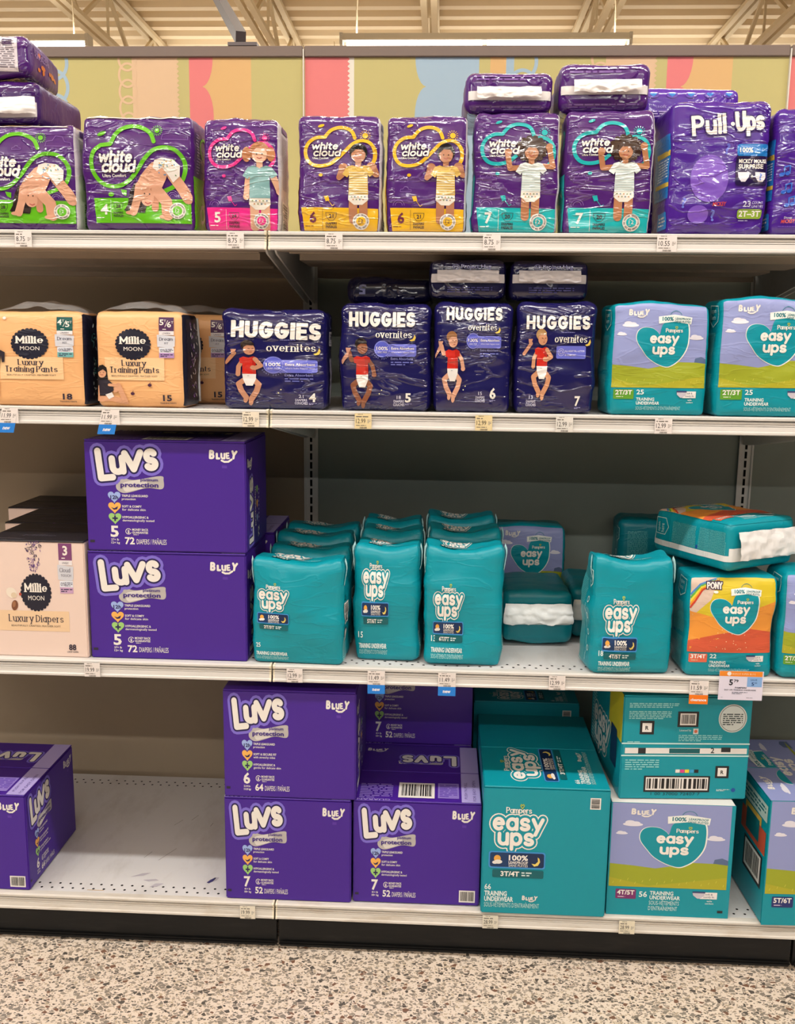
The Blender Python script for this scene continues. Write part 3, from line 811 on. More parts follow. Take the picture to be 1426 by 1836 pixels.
NAVY = '161250'
def art_huggies(size, count, baby, lay):
    """lay: dict of positions in the 550x650 sheet"""
    A = Art(0, 0, 550, 650)
    g = lay
    A.logo('efeae2', 'HUGGIES', g['hx'], g['hy'], g['hh'], g['hh'] * .235, 3, w=g['hw'], gap=.42, cap='sq', rot=g.get('hr', 0), grow=((9, '100c42', -1), (0, 'efeae2', 0)))
    A.fine('8a86c6', g['hx'] + g['hw'] * .55, g['hy'] + 14, g['hx'] + g['hw'], g['hy'] + 20, 1, 2)
    ox, oy, ow = g['ov']
    A.logo('efeae2', 'overnites', ox, oy, ow * .2, ow * .03, 3, w=ow, gap=.32, pen=ow * .012, serif=.17)
    A.poly('e8c95a', [(ox + ow + 18, oy - ow * .1), (ox + ow + 26, oy - ow * .02), (ox + ow + 18, oy + ow * .06), (ox + ow - 2, oy + ow * .08), (ox + ow - 14, oy + ow * .05), (ox + ow + 6, oy + ow * .02), (ox + ow + 14, oy - ow * .04)], 4)
    bx, by, bw = g['badge']; P2, P1 = '6a6fd0', '5a60c6'
    if g.get('small'):
        A.rect(P2, bx, by, bx + bw, by + bw * .36, 2, 10); A.ring('c9c8ea', bx + bw * .16, by + bw * .18, bw * .1, 2.5, 3); A.ring('c9c8ea', bx + bw * .16, by + bw * .18, bw * .05, 2.5, 3)
        A.text('dcdaf2', 'ALL-NIGHT PROTECTION', bx + bw * .29, by + bw * .17, bw * .05, 3, w=bw * .66, bold=.01); A.text('dcdaf2', '& COMFORT', bx + bw * .29, by + bw * .28, bw * .05, 3, w=bw * .38, bold=.01)
    else:
        r = bw * .19
        A.rect(P2, bx + r, by + r * .38, bx + bw, by + r * 1.9, 2, 14); A.ell(P1, bx + r, by + r, r * 1.02, r * 1.02, 2.6); A.ring('9da0e4', bx + r, by + r, r * .93, 2.5, 3)
        A.text('efeae2', '100%', bx + r, by + r * 1.12, r * .4, 3, w=r * 1.45, al='C', bold=.015); A.text('dcdaf2', 'LEAK FREE', bx + r, by + r * 1.5, r * .22, 3, w=r * 1.25, al='C')
        A.text('efeae2', 'Extra Absorbent', bx + r * 2.15, by + r * 1.05, r * .3, 3, w=bw - r * 2.4, bold=.015); A.text('dcdaf2', 'where leaks happen most', bx + r * 2.15, by + r * 1.45, r * .2, 3, w=bw - r * 2.4)
        A.text('8f92d6', 'Extra Absorbant', bx + r * 2.1, by + r * 2.3, r * .3, 3, w=bw - r * 2.5); A.fine('6a6dba', bx + r * 2.1, by + r * 2.45, bx + bw - r * .4, by + r * 3.0, 2, 3)
        for i, ch in enumerate('SANS FUITES'):
            if ch != ' ': a = radians(150 - 12 * i); A.text('8f92d6', ch, bx + r + r * 1.28 * cos(a), by + r + r * 1.28 * sin(a), r * .17, 3, al='C', rot=math.degrees(a) - 90)
    nx, ny = g['num']
    A.text('efeae2', size, nx, ny, g.get('nh', 58), 3, w=g.get('nh', 58) * .72, bold=.03); A.fine('a9a7d8', nx, ny + 8, nx + 42, ny + 20, 2, 3)
    cx, cy = g['cnt']
    A.text('dcdaf2', count, cx, cy, 20, 3, w=26, al='C', bold=.01); A.text('dcdaf2', 'DIAPERS', cx, cy + 22, 15, 3, w=64, al='C', bold=.015); A.text('dcdaf2', 'COUCHES', cx, cy + 42, 15, 3, w=70, al='C', bold=.015)
    for dx, dy in ((-122, -30), (-108, -52)): A.ell('f2e8b0', cx + dx, cy + dy, 4, 4, 3, n=8)
    A.T(g['b'][0], g['b'][1], g['b'][2]); baby(A); A.T()
    return A

def baby(sk, hair, hand, up=1, look=1):
    """baby lying on its back in red top; local units: head at (0,0), about 420 tall"""
    def f(A):
        A.ell(hair, -8, -26, 44, 40, 4); A.ell(sk, 4, 6, 38, 42, 5); A.poly(hair, [(-40, -8), (-36, -40), (0, -58), (36, -42), (30, -24), (-10, -26)], 6)
        A.line('4a2a24', [(-4, -2), (8, 1)], 4, 6); A.line('4a2a24', [(22, 0), (32, -2)], 4, 6); A.line('9a4a42', [(8, 27), (22, 26)], 4.5, 6); A.ell('c07a62', 18, 13, 5, 4, 6)
        A.line(sk, [(-26, 82), (-76, 92), (-92, 40)] if up else [(-34, 84), (-66, 140), (-70, 200)], 30, 5)
        A.line(sk, [(40, 80), (78, 130), (90, 180)] if up else [(42, 80), (80, 130), (40, 150)], 30, 8 if not up else 5)
        A.ell(sk, *((92, 196) if up else (28, 146)), 18, 17, 8)
        if hand: A.line(hand, [(-150, 110), (-118, 70), (-92, 36)], 26, 4); [A.line(hand, [(-104, 52), (-112 + 9 * i, 8)], 8, 6) for i in range(4)]
        A.poly('c9281c', [(-34, 62), (-60, 76), (-56, 112), (-40, 116), (-42, 200), (48, 200), (46, 112), (62, 108), (60, 74), (34, 60), (0, 70)], 7)
        A.poly('b32016', [(20, 62), (34, 60), (60, 74), (62, 108), (46, 112), (48, 200), (30, 200)], 7.5)
        A.line(sk, [(-22, 236), (-66, 272), (-50, 326), (-20, 376)], 38, 6); A.line(sk, [(28, 236), (64, 276), (50, 328), (14, 392)], 38, 6)
        A.ell(sk, -22, 394, 15, 26, 7, 10); A.ell(sk, 12, 410, 15, 28, 7, 5)
        A.poly('e9e3de', [(-42, 196), (48, 196), (46, 236), (26, 286), (-18, 286), (-38, 236)], 8); A.fine('9aa0a8', -10, 206, 18, 214, 1, 9)
    return f

MIL, MILB, MILD = 'ebb27a', 'f0c695', '1b1a2c'
def art_millie(size, sizecol, count, kid, lines=('Luxury', 'Training Pants'), diapers=False):
    A = Art(540, 355, 985, 900)
    if diapers: A = Art(-170, 605, 455, 1200)
    def badge(cx, cy, r):
        A.ell(MILD, cx, cy, r * .96, r * .96, 2, n=36)
        for i in range(26): a = 2 * pi * i / 26; A.ell(MILD, cx + r * .92 * cos(a), cy + r * .92 * sin(a), r * .12, r * .12, 2, n=8)
        A.logo('efe6dc', 'Millie', cx - r * .75, cy - r * .02, r * .5, r * .11, 4, w=r * 1.5, gap=.36, pen=r * .04, serif=.2)
        A.text('efe6dc', 'MOON', cx, cy + r * .42, r * .25, 4, w=r * 1.06, al='C')
    def col(x0, x1, y0, k):
        A.rect(sizecol, x0, y0, x1, y0 + 76 * k, 2)
        if '/' in size:
            a, b = size.split('/')
            A.text('efe6dc', a[0], x0 + 4, y0 + 42 * k, 30 * k, 3, w=20, bold=.02); A.text('efe6dc', 'T', x0 + 25, y0 + 26 * k, 13 * k, 3); A.line('efe6dc', [(x0 + 30, y0 + 52 * k), (x0 + 44, y0 + 18 * k)], 2.5, 3)
            A.text('efe6dc', b[0], x0 + 40, y0 + 54 * k, 30 * k, 3, w=20, bold=.02); A.text('efe6dc', 'T', x0 + 60, y0 + 34 * k, 13 * k, 3)
        else: A.text('efe6dc', size, (x0 + x1) / 2, y0 + 52 * k, 40 * k, 3, al='C', bold=.03, w=30)
        A.fine('efe6dc', x0 + 18, y0 + 62 * k, x1 - 18, y0 + 70 * k, 1, 3)
        A.rect('e6dfe0', x0, y0 + 76 * k, x1, y0 + 98 * k, 2); A.text('33304a', 'UNISEX', (x0 + x1) / 2, y0 + 92 * k, 9 * k, 3, w=40, al='C')
        A.poly('cfcfd6', [(x0 - 10, y0 + 96 * k), (x1 + 6, y0 + 104 * k), (x1 + 4, y0 + 160 * k), (x1 - 8, y0 + 170 * k), (x0 - 8, y0 + 164 * k)], 2.5)
        t = ('Cloud', 'TOUCH') if diapers else ('Dream', 'FIT')
        A.logo('44425a', t[0], x0 + 2, y0 + 130 * k, 20 * k, 2.6, 4, w=66, gap=.24, pen=1.4); A.text('44425a', t[1], (x0 + x1) / 2, y0 + 150 * k, 11 * k, 4, al='C')
        A.rect('dfe1ea', x0, y0 + 168 * k, x1, y0 + 198 * k, 2); A.text('33304a', '0%', x0 + 6, y0 + 192 * k, 16 * k, 3); A.fine('55536a', x0 + 32, y0 + 174 * k, x1 - 4, y0 + 194 * k, 3, 3)
        A.rect({'5': 'b48fc4', '4': '6fb0b0', '3': 'c7a0c0'}[size[0]], x0, y0 + 198 * k, x1, y0 + 226 * k, 2); A.fine('3a3050', x0 + 6, y0 + 203 * k, x1 - 6, y0 + 221 * k, 2, 3)
    if not diapers:
        badge(736, 540, 86)
        A.rect(MILB, 590, 614, 888, 742, 1)
        A.logo('30293c', lines[0], 676, 662, 34, 5.2, 3, w=122, gap=.34, pen=2.0, serif=.16); A.logo('30293c', lines[1], 612, 700, 34, 5.2, 3, w=250, gap=.34, pen=2.0, serif=.16)
        A.text('5a4a44', 'BEAUTIFULLY CRAFTED, FEATHER SOFT', 622, 722, 8, 3, w=232)
        col(864, 937, 388, 1.0)
        A.text('30293c', count, 878, 856, 32, 3, w=44, bold=.03); A.text('30293c', 'TRAINING PANTS', 862, 872, 8, 3, w=80, bold=.01)
    else:
        badge(145, 868, 94)
        R = random.Random(3)
        for i in range(60):
            t = R.random(); x = 140 + R.uniform(-56, 56) * (1 - t * .6); y = 610 + 150 * t
            c = R.choice(('4a3560', '6a4a80', '8a6a9a', '3a3048'))
            if i % 3: A.ell(c, x, y, R.uniform(4, 9), R.uniform(2.5, 4), 2, R.uniform(0, 180), n=8)
            else: A.ring(c, x, y, R.uniform(5, 9), 2.2, 2)
        A.rect('e8c6a0', -150, 962, 344, 1066, 1)
        A.logo('30293c', 'Luxury Diapers', -34, 1020, 38, 5.6, 3, w=342, gap=.34, pen=2.2, serif=.16)
        A.text('5a4a44', 'BEAUTIFULLY CRAFTED, FEATHER SOFT', -20, 1044, 9, 3, w=308)
        col(296, 378, 616, 1.12)
        A.text('30293c', count, 334, 1160, 28, 3, w=46, bold=.04); A.text('30293c', 'LUXURY DIAPERS', 322, 1174, 8, 3, w=70, bold=.01)
        A.ell('e9dccb', -8, 872, 34, 26, 2, 20); A.ell('d9c4a8', 6, 884, 18, 14, 2.5); A.ell('7a4a32', 8, 936, 20, 27, 2, 15); A.ell('9a6848', 4, 930, 10, 16, 2.5, 15); A.ell('b04a3a', 46, 878, 8, 8, 2)
    if kid: kid(A)
    return A

def millie_kid_sit(A):
    sk = 'd9a07c'
    A.poly('1d1718', [(548, 690), (560, 662), (580, 656), (598, 672), (604, 740), (596, 800), (544, 838), (540, 760)], 4)
    A.line(sk, [(640, 800), (655, 770), (690, 868)], 26, 5); A.line(sk, [(560, 850), (620, 846), (664, 858)], 30, 5); A.ell(sk, 676, 866, 18, 8, 6)
    A.poly('e9e3de', [(588, 826), (622, 812), (632, 836), (606, 852)], 6); A.line(sk, [(560, 780), (546, 856)], 18, 5); A.line(sk, [(610, 770), (650, 772)], 16, 7)
    A.poly('2c2630', [(556, 745), (600, 738), (624, 760), (632, 800), (596, 832), (560, 830)], 6)
    A.ell(sk, 574, 702, 22, 27, 6); A.poly('1d1718', [(552, 700), (556, 674), (576, 664), (594, 674), (597, 698), (580, 682)], 7); face(A, 574, 702, 22, 8)
    for x, y in ((725, 818), (814, 768)): A.ell('4a2440', x, y, 10, 9, 3); A.line('4a2440', [(x, y - 8), (x + 4, y - 16)], 2.5, 3)
def millie_kid_walk(A):
    sk = 'd9a07c'; A.T(532, 0)
    A.line(sk, [(28, 700), (40, 770), (36, 830)], 26, 5); A.line(sk, [(14, 690), (12, 730), (14, 775)], 26, 5); A.ell(sk, 38, 840, 16, 8, 5)
    A.poly('e9e3de', [(8, 655), (60, 650), (58, 672), (34, 694), (22, 712), (8, 690)], 6); A.poly('2c2630', [(14, 580), (60, 574), (86, 590), (82, 645), (70, 648), (66, 610), (60, 656), (10, 660), (4, 600)], 6)
    A.ell(sk, 32, 545, 24, 32, 6); A.poly('2a1c1a', [(8, 540), (10, 512), (34, 504), (56, 516), (56, 542), (40, 522)], 7); face(A, 32, 545, 23, 8)
    A.ell('e9e3de', 88, 396, 8, 8, 3); A.ell('7fae8e', 56, 396, 8, 8, 3); A.T()

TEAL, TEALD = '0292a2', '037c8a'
def ups_logo(A, z=4, outline=True, c='f0eae2'):
    """two-line word mark in a 240x140 field from (0,0)"""
    g = ((30, c, -3), (20, TEAL, -2), (0, c, 0)) if outline else ((0, c, 0),)
    A.logo(c, 'easy', 4, 62, 82, 16, z, w=226, gap=.27, grow=g); A.logo(c, 'ups', 28, 126, 82, 16, z, w=160, gap=.27, grow=g)
def pampers(A, x, y, w, z, c='f0eae2'):
    A.logo(c, 'Pampers', x, y, w * .24, w * .04, z, w=w, gap=.22, pen=w * .025)
    hx, hy = x + w * .62, y - w * .26
    A.line('b9c03a', [(hx - w * .07, hy - w * .04), (hx - w * .04, hy - w * .09), (hx, hy - w * .04), (hx + w * .04, hy - w * .09), (hx + w * .08, hy - w * .04), (hx, hy + w * .08)], w * .03, z, closed=True)
def art_ups(size, count, x, y, s, cnt, by, box=False):
    """plain night-time pack; (x,y,s) places the mark, cnt lower text"""
    A = Art(0, 0, 540, 545)
    A.T(x, y, s, s)
    pampers(A, 62, -14, 112, 4)
    ups_logo(A)
    A.rect('3f8fd0', -8, 150, 240, 224, 3, 12); A.rect('173763', -2, 156, 234, 218, 3.5, 9); A.rect('122a52', 120, 156, 234, 218, 3.8, 9)
    A.ell('e8a94a', 30, 182, 15, 15, 5); A.ell('e9e4dc', 34, 196, 18, 9, 5); A.ell('e9e4dc', 20, 199, 12, 7, 5)
    A.poly('e9d06a', [(206, 172), (208, 190), (196, 202), (180, 200), (192, 212), (208, 208), (217, 192), (214, 178)], 5)
    A.text('efeae2', '100%', 80, 188, 22, 5, w=84, bold=.035); A.text('efeae2', 'LEAKPROOF', 80, 203, 11, 5, w=84, bold=.02); A.text('efeae2', 'SANS FUITES', 80, 216, 11, 5, w=84)
    A.rect('0a5f66', 10, 230, 234, 264, 3, 6); A.text('efeae2', size, 46, 257, 20, 5, w=82, bold=.04); A.fine('d9e6e4', 138, 236, 182, 258, 2, 5)
    A.T()
    cx, cy, ck = cnt
    A.T(cx, cy, ck, ck)
    A.text('e3efec', count, 0, 0, 23, 3, w=28, bold=.015)
    if box:
        A.text('e3efec', 'TRAINING', 0, 27, 20, 3, w=98, bold=.03); A.text('e3efec', 'UNDERWEAR', 0, 51, 20, 3, w=126, bold=.03); A.text('bfe0dc', 'SOUS-VÊTEMENTS D’ENTRAÎNEMENT', 0, 76, 19, 3, w=240)
        bluey(A, 164, 42, 20, 66, 3)
    else:
        A.text('e3efec', 'TRAINING UNDERWEAR', 0, 42, 18, 3, w=190, bold=.03); A.text('a9d6d3', 'SOUS-VÊTEMENTS D’ENTRAÎNEMENT', 0, 66, 17, 3, w=196)
        bluey(A, by[0], by[1], 15, 50, 3)
    A.T()
    return A
def art_ups_side():
    A = Art(0, 0, 130, 250)
    A.line('bfe0dc', [(92, 22), (120, 26), (118, 52), (100, 62), (88, 48)], 2.2, 2, closed=True); A.text('bfe0dc', 'open', 94, 42, 6, 2); A.text('bfe0dc', 'here', 94, 52, 6, 2)
    for i in range(4): A.ring('cfe6e2', 96, 90 + i * 36, 6, 2.4, 2); A.fine('9cd0cd', 80, 100 + i * 36, 88, 122 + i * 36, 6, 2)
    A.fine('5fb4b6', 20, 30, 70, 238, 60, 1, seed=9)
    return A
def art_ups_side_text(seam=False):
    A = Art(0, 0, 130, 250)
    if seam: A.rect('e0e2e0', 26, 0, 42, 250, 3)
    A.line('bfe0dc', [(60, 12), (108, 14), (108, 46), (84, 58), (60, 46)], 2.2, 2, closed=True); A.text('bfe0dc', 'open', 66, 28, 10, 2); A.text('bfe0dc', 'here', 66, 42, 10, 2)
    A.fine('62b9bb', 44, 70, 104, 150, 30, 1, seed=9); A.fine('62b9bb', 44, 158, 104, 240, 30, 1, seed=12); A.rect('1d4f9a', 44, 152, 54, 158, 1)
    return A
def art_ups_side_bar():
    A = Art(0, 0, 130, 250)
    A.text('0b3f44', '25', 24, 92, 12, 2, bold=.03); A.bars(18, 98, 66, 150, 2, vert=False); A.fine('8fcccb', 10, 180, 50, 240, 14, 2)
    A.rect('2b2b2b', 20, 162, 56, 196, 1); A.rect('d9d4cf', 24, 166, 52, 192, 1.5)
    return A
def art_ups_top(size):
    A = Art(0, 0, 300, 200)
    A.T(60, 40, .5, .6); ups_logo(A); A.T()
    A.rect('0a5f66', 56, 130, 120, 160, 2, 6); A.text('efeae2', size, 60, 154, 18, 3, w=56, bold=.03); A.text('a9d6d3', 'JUMBO PACK', 140, 150, 13, 3, w=84)
    return A

def heart_shield(A, pts, z):
    A.poly('eef0ea', [(482 + (x - 482) * 1.035, 0 + 620 + (y - 620) * 1.035) for x, y in pts], z); A.poly(TEAL, pts, z + 1)
def art_scene(size, sizecol, count, style='yard', box=False):
    """character-free landscape front: sky, hills, shield and words"""
    A = Art(208, 395, 842, 1128)
    A.rect(TEAL, 208, 395, 842, 1128, 0)
    yb = 940; X0, X1 = 214, 822
    if style == 'yard':
        A.rect('9199ca', X0, 398, X1, yb, 1)
        A.poly('586a8e', [(740, 800), (752, 745), (790, 735), (X1, 750), (X1, 800)], 1.4)
        A.poly('9da62a', [(X0, yb), (X0, 790), (330, 800), (450, 815), (520, 800), (640, 770), (760, 772), (X1, 780), (X1, yb)], 2)
        A.poly('b0ab2c', [(X0, yb), (X0, 880), (420, 930), (600, 900), (X1, 860), (X1, yb)], 2.4)
        for cx, cy, k in ((322, 528, 1.0), (752, 608, .9), (268, 590, .6)):
            for dx, dy, rx, ry in ((0, 6, 52, 12), (-14, -6, 26, 14), (14, -2, 24, 12)): A.ell('e3e0ea', cx + dx * k, cy + dy * k, rx * k, ry * k, 2.6)
        for i in range(16): A.line('c9c548', [(X0 + 20 + i * 38, 920 - 12 * (i % 3)), (X0 + 24 + i * 38, 908 - 12 * (i % 3))], 3, 3)
    else:
        A.rect('d9c02e', X0, 398, X1, yb, 1)
        A.poly('d8bfae', [(X0, 398), (420, 398), (360, 560), (X0, 700)], 1.4); A.poly('e8963c', [(X0, yb), (X0, 640), (420, 690), (620, 640), (X1, 560), (X1, yb)], 2); A.poly('d25a3c', [(X0, yb), (X0, 860), (440, 800), (640, 760), (X1, 790), (X1, yb)], 2.4)
        for i, c in enumerate(('c8402e', 'e89a30', 'e8d840', '5fae4a', '4a86c8')):
            A.line(c, [(X0 + 4, 560 - i * 24 + 60), (300 - i * 4, 470 - i * 10 + 20), (420, 410 - i * 2)], 13, 3, cap='butt')
        R = random.Random(5)
        for i in range(24): x, y = R.uniform(420, 640), R.uniform(760, 920); A.ell('f3dcb0', x, y, 3, 3, 3, n=6)
    k = 0
    pts = [(510, 590), (525, 530), (560, 500), (620, 490), (670, 500), (694, 530), (700, 600), (690, 680), (650, 750), (600, 790), (560, 800), (500, 780), (440, 740), (400, 690), (368, 640), (362, 600), (376, 565), (410, 548), (460, 552), (495, 575)]
    heart_shield(A, sp(pts, True), 3)
    A.poly('eef0ea', [(498, 476), (600, 462), (718, 480), (712, 524), (600, 508), (500, 522)], 5)
    A.ring('0b7a86', 610, 478, 40, 3, 5.5, 200, 340)
    A.text('0b7a86', '100%', 522, 502, 24, 6, w=72, bold=.03); A.text('0b7a86', 'LEAKPROOF', 606, 494, 14, 6, w=100, rot=3, bold=.02); A.text('0b7a86', 'SANS FUITES', 602, 512, 13, 6, w=104, rot=3, bold=.02)
    pampers(A, 546, 578, 114, 6)
    A.logo('f0eae2', 'easy', 446, 650, 72, 15, 6, w=192, gap=.26); A.logo('f0eae2', 'ups', 466, 722, 72, 15, 6, w=150, gap=.26)
    if style == 'yard': bluey(A, 310, 470, 40, 124, 4)
    else:
        A.text('3a2140', 'MY LITTLE', 352, 432, 12, 5, w=70, bold=.03); A.logo('f0eae2', 'PONY', 330, 478, 46, 9, 6, w=108, gap=.3, cap='sq', grow=((12, '3a2140', -1), (0, 'f0eae2', 0)))
        A.ell('f0eae2', 395, 500, 16, 10, 6)
    if not box:
        A.rect(sizecol, 232, 952, 362, 1016, 3, 6); A.text('efeae2', size, 297, 986, 28, 4, w=108, al='C', bold=.035); A.fine('cfe0b8', 248, 996, 346, 1006, 1, 4)
        A.text('e3efec', count, 380, 984, 30, 3, w=48, bold=.02)
        A.text('e3efec', 'TRAINING', 380, 1026, 20, 3, w=118, bold=.025); A.text('e3efec', 'UNDERWEAR', 380, 1052, 20, 3, w=152, bold=.025); A.text('a9d6d3', 'SOUS-VÊTEMENTS D’ENTRAÎNEMENT', 378, 1086, 22, 3, w=294)
        px, py = 640, 960
    else:
        A.rect(sizecol, 252, 956, 358, 1020, 3, 6); A.text('efeae2', size, 305, 992, 28, 4, w=90, al='C', bold=.035); A.fine('e0c8d8', 264, 1002, 346, 1012, 1, 4)
        A.text('e3efec', count, 374, 1004, 34, 3, w=42, bold=.02)
        A.text('e3efec', 'TRAINING', 430, 988, 24, 3, w=122, bold=.025); A.text('e3efec', 'UNDERWEAR', 430, 1018, 24, 3, w=158, bold=.025); A.text('cfe6e3', 'SOUS-VÊTEMENTS', 428, 1054, 26, 3, w=156); A.text('cfe6e3', 'D’ENTRAÎNEMENT', 426, 1090, 26, 3, w=150)
        px, py = 650, 958
        A.rect('26242a', 784, 1078, 812, 1094, 3)
    A.rect('efeae6', px + 40, py + 2, px + 128, py + 46, 3); A.text('2a3a6a', 'soft &', px + 86, py + 20, 11, 4, al='C'); A.text('2a3a6a', 'comfy fit', px + 86, py + 38, 11, 4, al='C')
    A.poly('c9c4d0', [(px, py), (px + 66, py), (px + 62, py + 24), (px + 40, py + 44), (px + 26, py + 44), (px + 4, py + 24)], 4); A.rect('3a4270', px, py - 2, px + 66, py + 8, 5)
    A.text('e3efec', 'taille', px + 90, py + 64, 10, 3, al='C', bold=.01); A.text('e3efec', 'confort', px + 90, py + 80, 10, 3, al='C', bold=.01)
    return A

PUP = '491d8e'
def art_pullups():
    A = Art(868, 215, 1310, 800)
    A.ell('7a52bd', 1045, 555, 84, 104, 1); A.ell('7a52bd', 1003, 712, 46, 40, 1)
    A.text('a98fd8', 'HUGGIES', 1008, 300, 8, 2, w=44)
    A.logo('e9e4de', 'Pull', 960, 372, 88, 16, 4, w=152, gap=.3, cap='sq', rot=-5, grow=((10, '2c0f62', -1), (0, 'e9e4de', 0)))
    A.ell('e9e4de', 1136, 318, 9, 9, 4)
    A.logo('e9e4de', 'Ups', 1152, 352, 88, 16, 4, w=126, gap=.3, cap='sq', rot=-5, grow=((10, '2c0f62', -1), (0, 'e9e4de', 0)))
    A.rect('1f77c4', 1162, 404, 1306, 458, 2, 14); A.text('efeae2', '100%', 1174, 440, 20, 3, w=58, bold=.03); A.text('a9d4f0', 'Leak Pro', 1238, 432, 11, 3, w=56); A.fine('a9d4f0', 1238, 436, 1290, 446, 1, 3)
    A.rect('231446', 1160, 456, 1306, 584, 2, 14)
    A.text('efeae2', 'MICKEY MOUSE', 1172, 486, 16, 3, w=124, bold=.03); A.text('efeae2', 'SURPRISE', 1172, 510, 18, 3, w=108, bold=.03)
    for x in (1170, 1246): A.poly('e3dee6', [(x, 526), (x + 50, 526), (x + 48, 548), (x + 34, 568), (x + 16, 568), (x + 2, 548)], 3)
    A.text('6a86d6', '?', 1271, 560, 28, 4, al='C', bold=.05); A.text('efeae2', '+', 1233, 553, 16, 3, al='C', bold=.03)
    A.text('c9c4e0', '23', 1202, 676, 24, 3, w=34, bold=.02); A.text('c9c4e0', 'COUNT', 1242, 664, 12, 3, w=48); A.text('c9c4e0', 'UNITÉS', 1242, 680, 12, 3, w=48)
    A.rect('8fae3c', 1180, 686, 1288, 728, 3, 12); A.text('efeae2', '2T–3T', 1234, 718, 24, 4, w=94, al='C', bold=.03); A.fine('b0a0d0', 1188, 732, 1276, 740, 1, 3)
    for x, y, h, r in ((1116, 448, 44, 10), (936, 682, 42, 8), (1072, 738, 46, -6)): A.text('6a72cf', '?', x, y, h, 2, al='C', bold=.06, rot=r)
    A.text('c8483e', 'MICKEY', 1094, 674, 16, 3, w=60, bold=.05, al='C', rot=-3, sl=.2)
    A.fine('7d5cc0', 900, 746, 1290, 750, 1, 1)
    return A
def art_pullups_next():
    A = Art(868, 215, 1310, 800)
    for x, y in ((900, 520), (912, 600), (930, 660)):
        A.ell('2f63c8', x, y, 11, 9, 2, -20); A.line('2f63c8', [(x + 10, y), (x + 10, y - 34), (x + 34, y - 42), (x + 34, y - 8)], 6, 2); A.ell('2f63c8', x + 25, y - 6, 11, 9, 2, -20)
    A.text('c8483e', 'MICKEY', 940, 742, 16, 3, w=60, bold=.05, al='C', rot=-3, sl=.2); A.text('e9e4de', 'Disney', 940, 722, 9, 3, w=34, al='C')
    A.fine('7d5cc0', 900, 756, 1290, 760, 1, 1)
    return A
def art_pullups_side():
    A = Art(0, 0, 130, 250)
    A.rect('2274c0', 40, 60, 124, 180, 1); A.rect('d8b84a', 60, 90, 124, 100, 2); A.rect('d8b84a', 60, 150, 124, 158, 2); A.fine('cfe0f0', 66, 104, 120, 146, 8, 2)
    A.rect('2f86cf', 70, 205, 122, 238, 1, 4); A.fine('efeae2', 78, 212, 116, 232, 3, 2)
    return A
# ------------------------------------------------------------------ the place: floor, roof, lamps
def plane(name, x0, y0, x1, y1, z, m):
    bm = bmesh.new(); v = [bm.verts.new(p) for p in ((x0, y0, z), (x1, y0, z), (x1, y1, z), (x0, y1, z))]; bm.faces.new(v)
    return structure(obj(name, bm, m))
plane('floor', -14, -14, 16, 24, 0, MT['floor'])
CEIL = 4.9
bm = bmesh.new()                                    # corrugated roof deck, ribs along the aisle
prof = []; y = -14.0
while y < 24:
    prof += [(y, CEIL + 0.06), (y + 0.13, CEIL + 0.06), (y + 0.16, CEIL), (y + 0.27, CEIL), (y + 0.30, CEIL + 0.06)]; y += 0.31
add_profile(bm, prof, -14, 16, closed=False)
structure(obj('ceiling', bm, MT['ceiling']))

JOISTS = [(-3.02, 'left'), (-1.42, 'left'), (0.18, ''), (1.78, ''), (3.38, ''), (4.98, '')]
jn = ['leftmost cream steel bar joist under the roof deck', 'cream steel bar joist above the short lamp on the left',
      'cream steel bar joist meeting the header left of the slim dark arm', 'cream steel bar joist above the left part of the long strip light',
      'cream steel bar joist over the right end of the long strip light', 'rightmost cream steel bar joist under the roof deck']
def build_joist():
    r = thing('roof_joist', jn[0], 'roof joist', (0, 0, CEIL - 0.55), group='bar joists under the roof deck')
    for dz in (0.0, 0.5):
        bm = bmesh.new()
        for s in (-0.045, 0.045): add_box(bm, s - 0.028, -13, dz - 0.012 + (0 if dz == 0 else 0.0), s + 0.028, 23, dz + 0.03)
        obj('chord', bm, MT['joist'], r)
    for k in range(5, 18):
        y0 = -13 + k * 1.5
        bm = bmesh.new(); add_bar(bm, (0, y0, 0.02), (0, y0 + 0.75, 0.5), 0.035); add_bar(bm, (0, y0 + 0.75, 0.5), (0, y0 + 1.5, 0.02), 0.035)
        add_bar(bm, (0, y0 + 0.75, 0.02), (0, y0 + 0.75, 0.5), 0.022)
        obj('web', bm, MT['joist'], r)
    return r
J0 = build_joist(); J0.location.x = JOISTS[0][0]
for (x, _), l in list(zip(JOISTS, jn))[1:]: dup(J0, l, (x, 0, CEIL - 0.55))

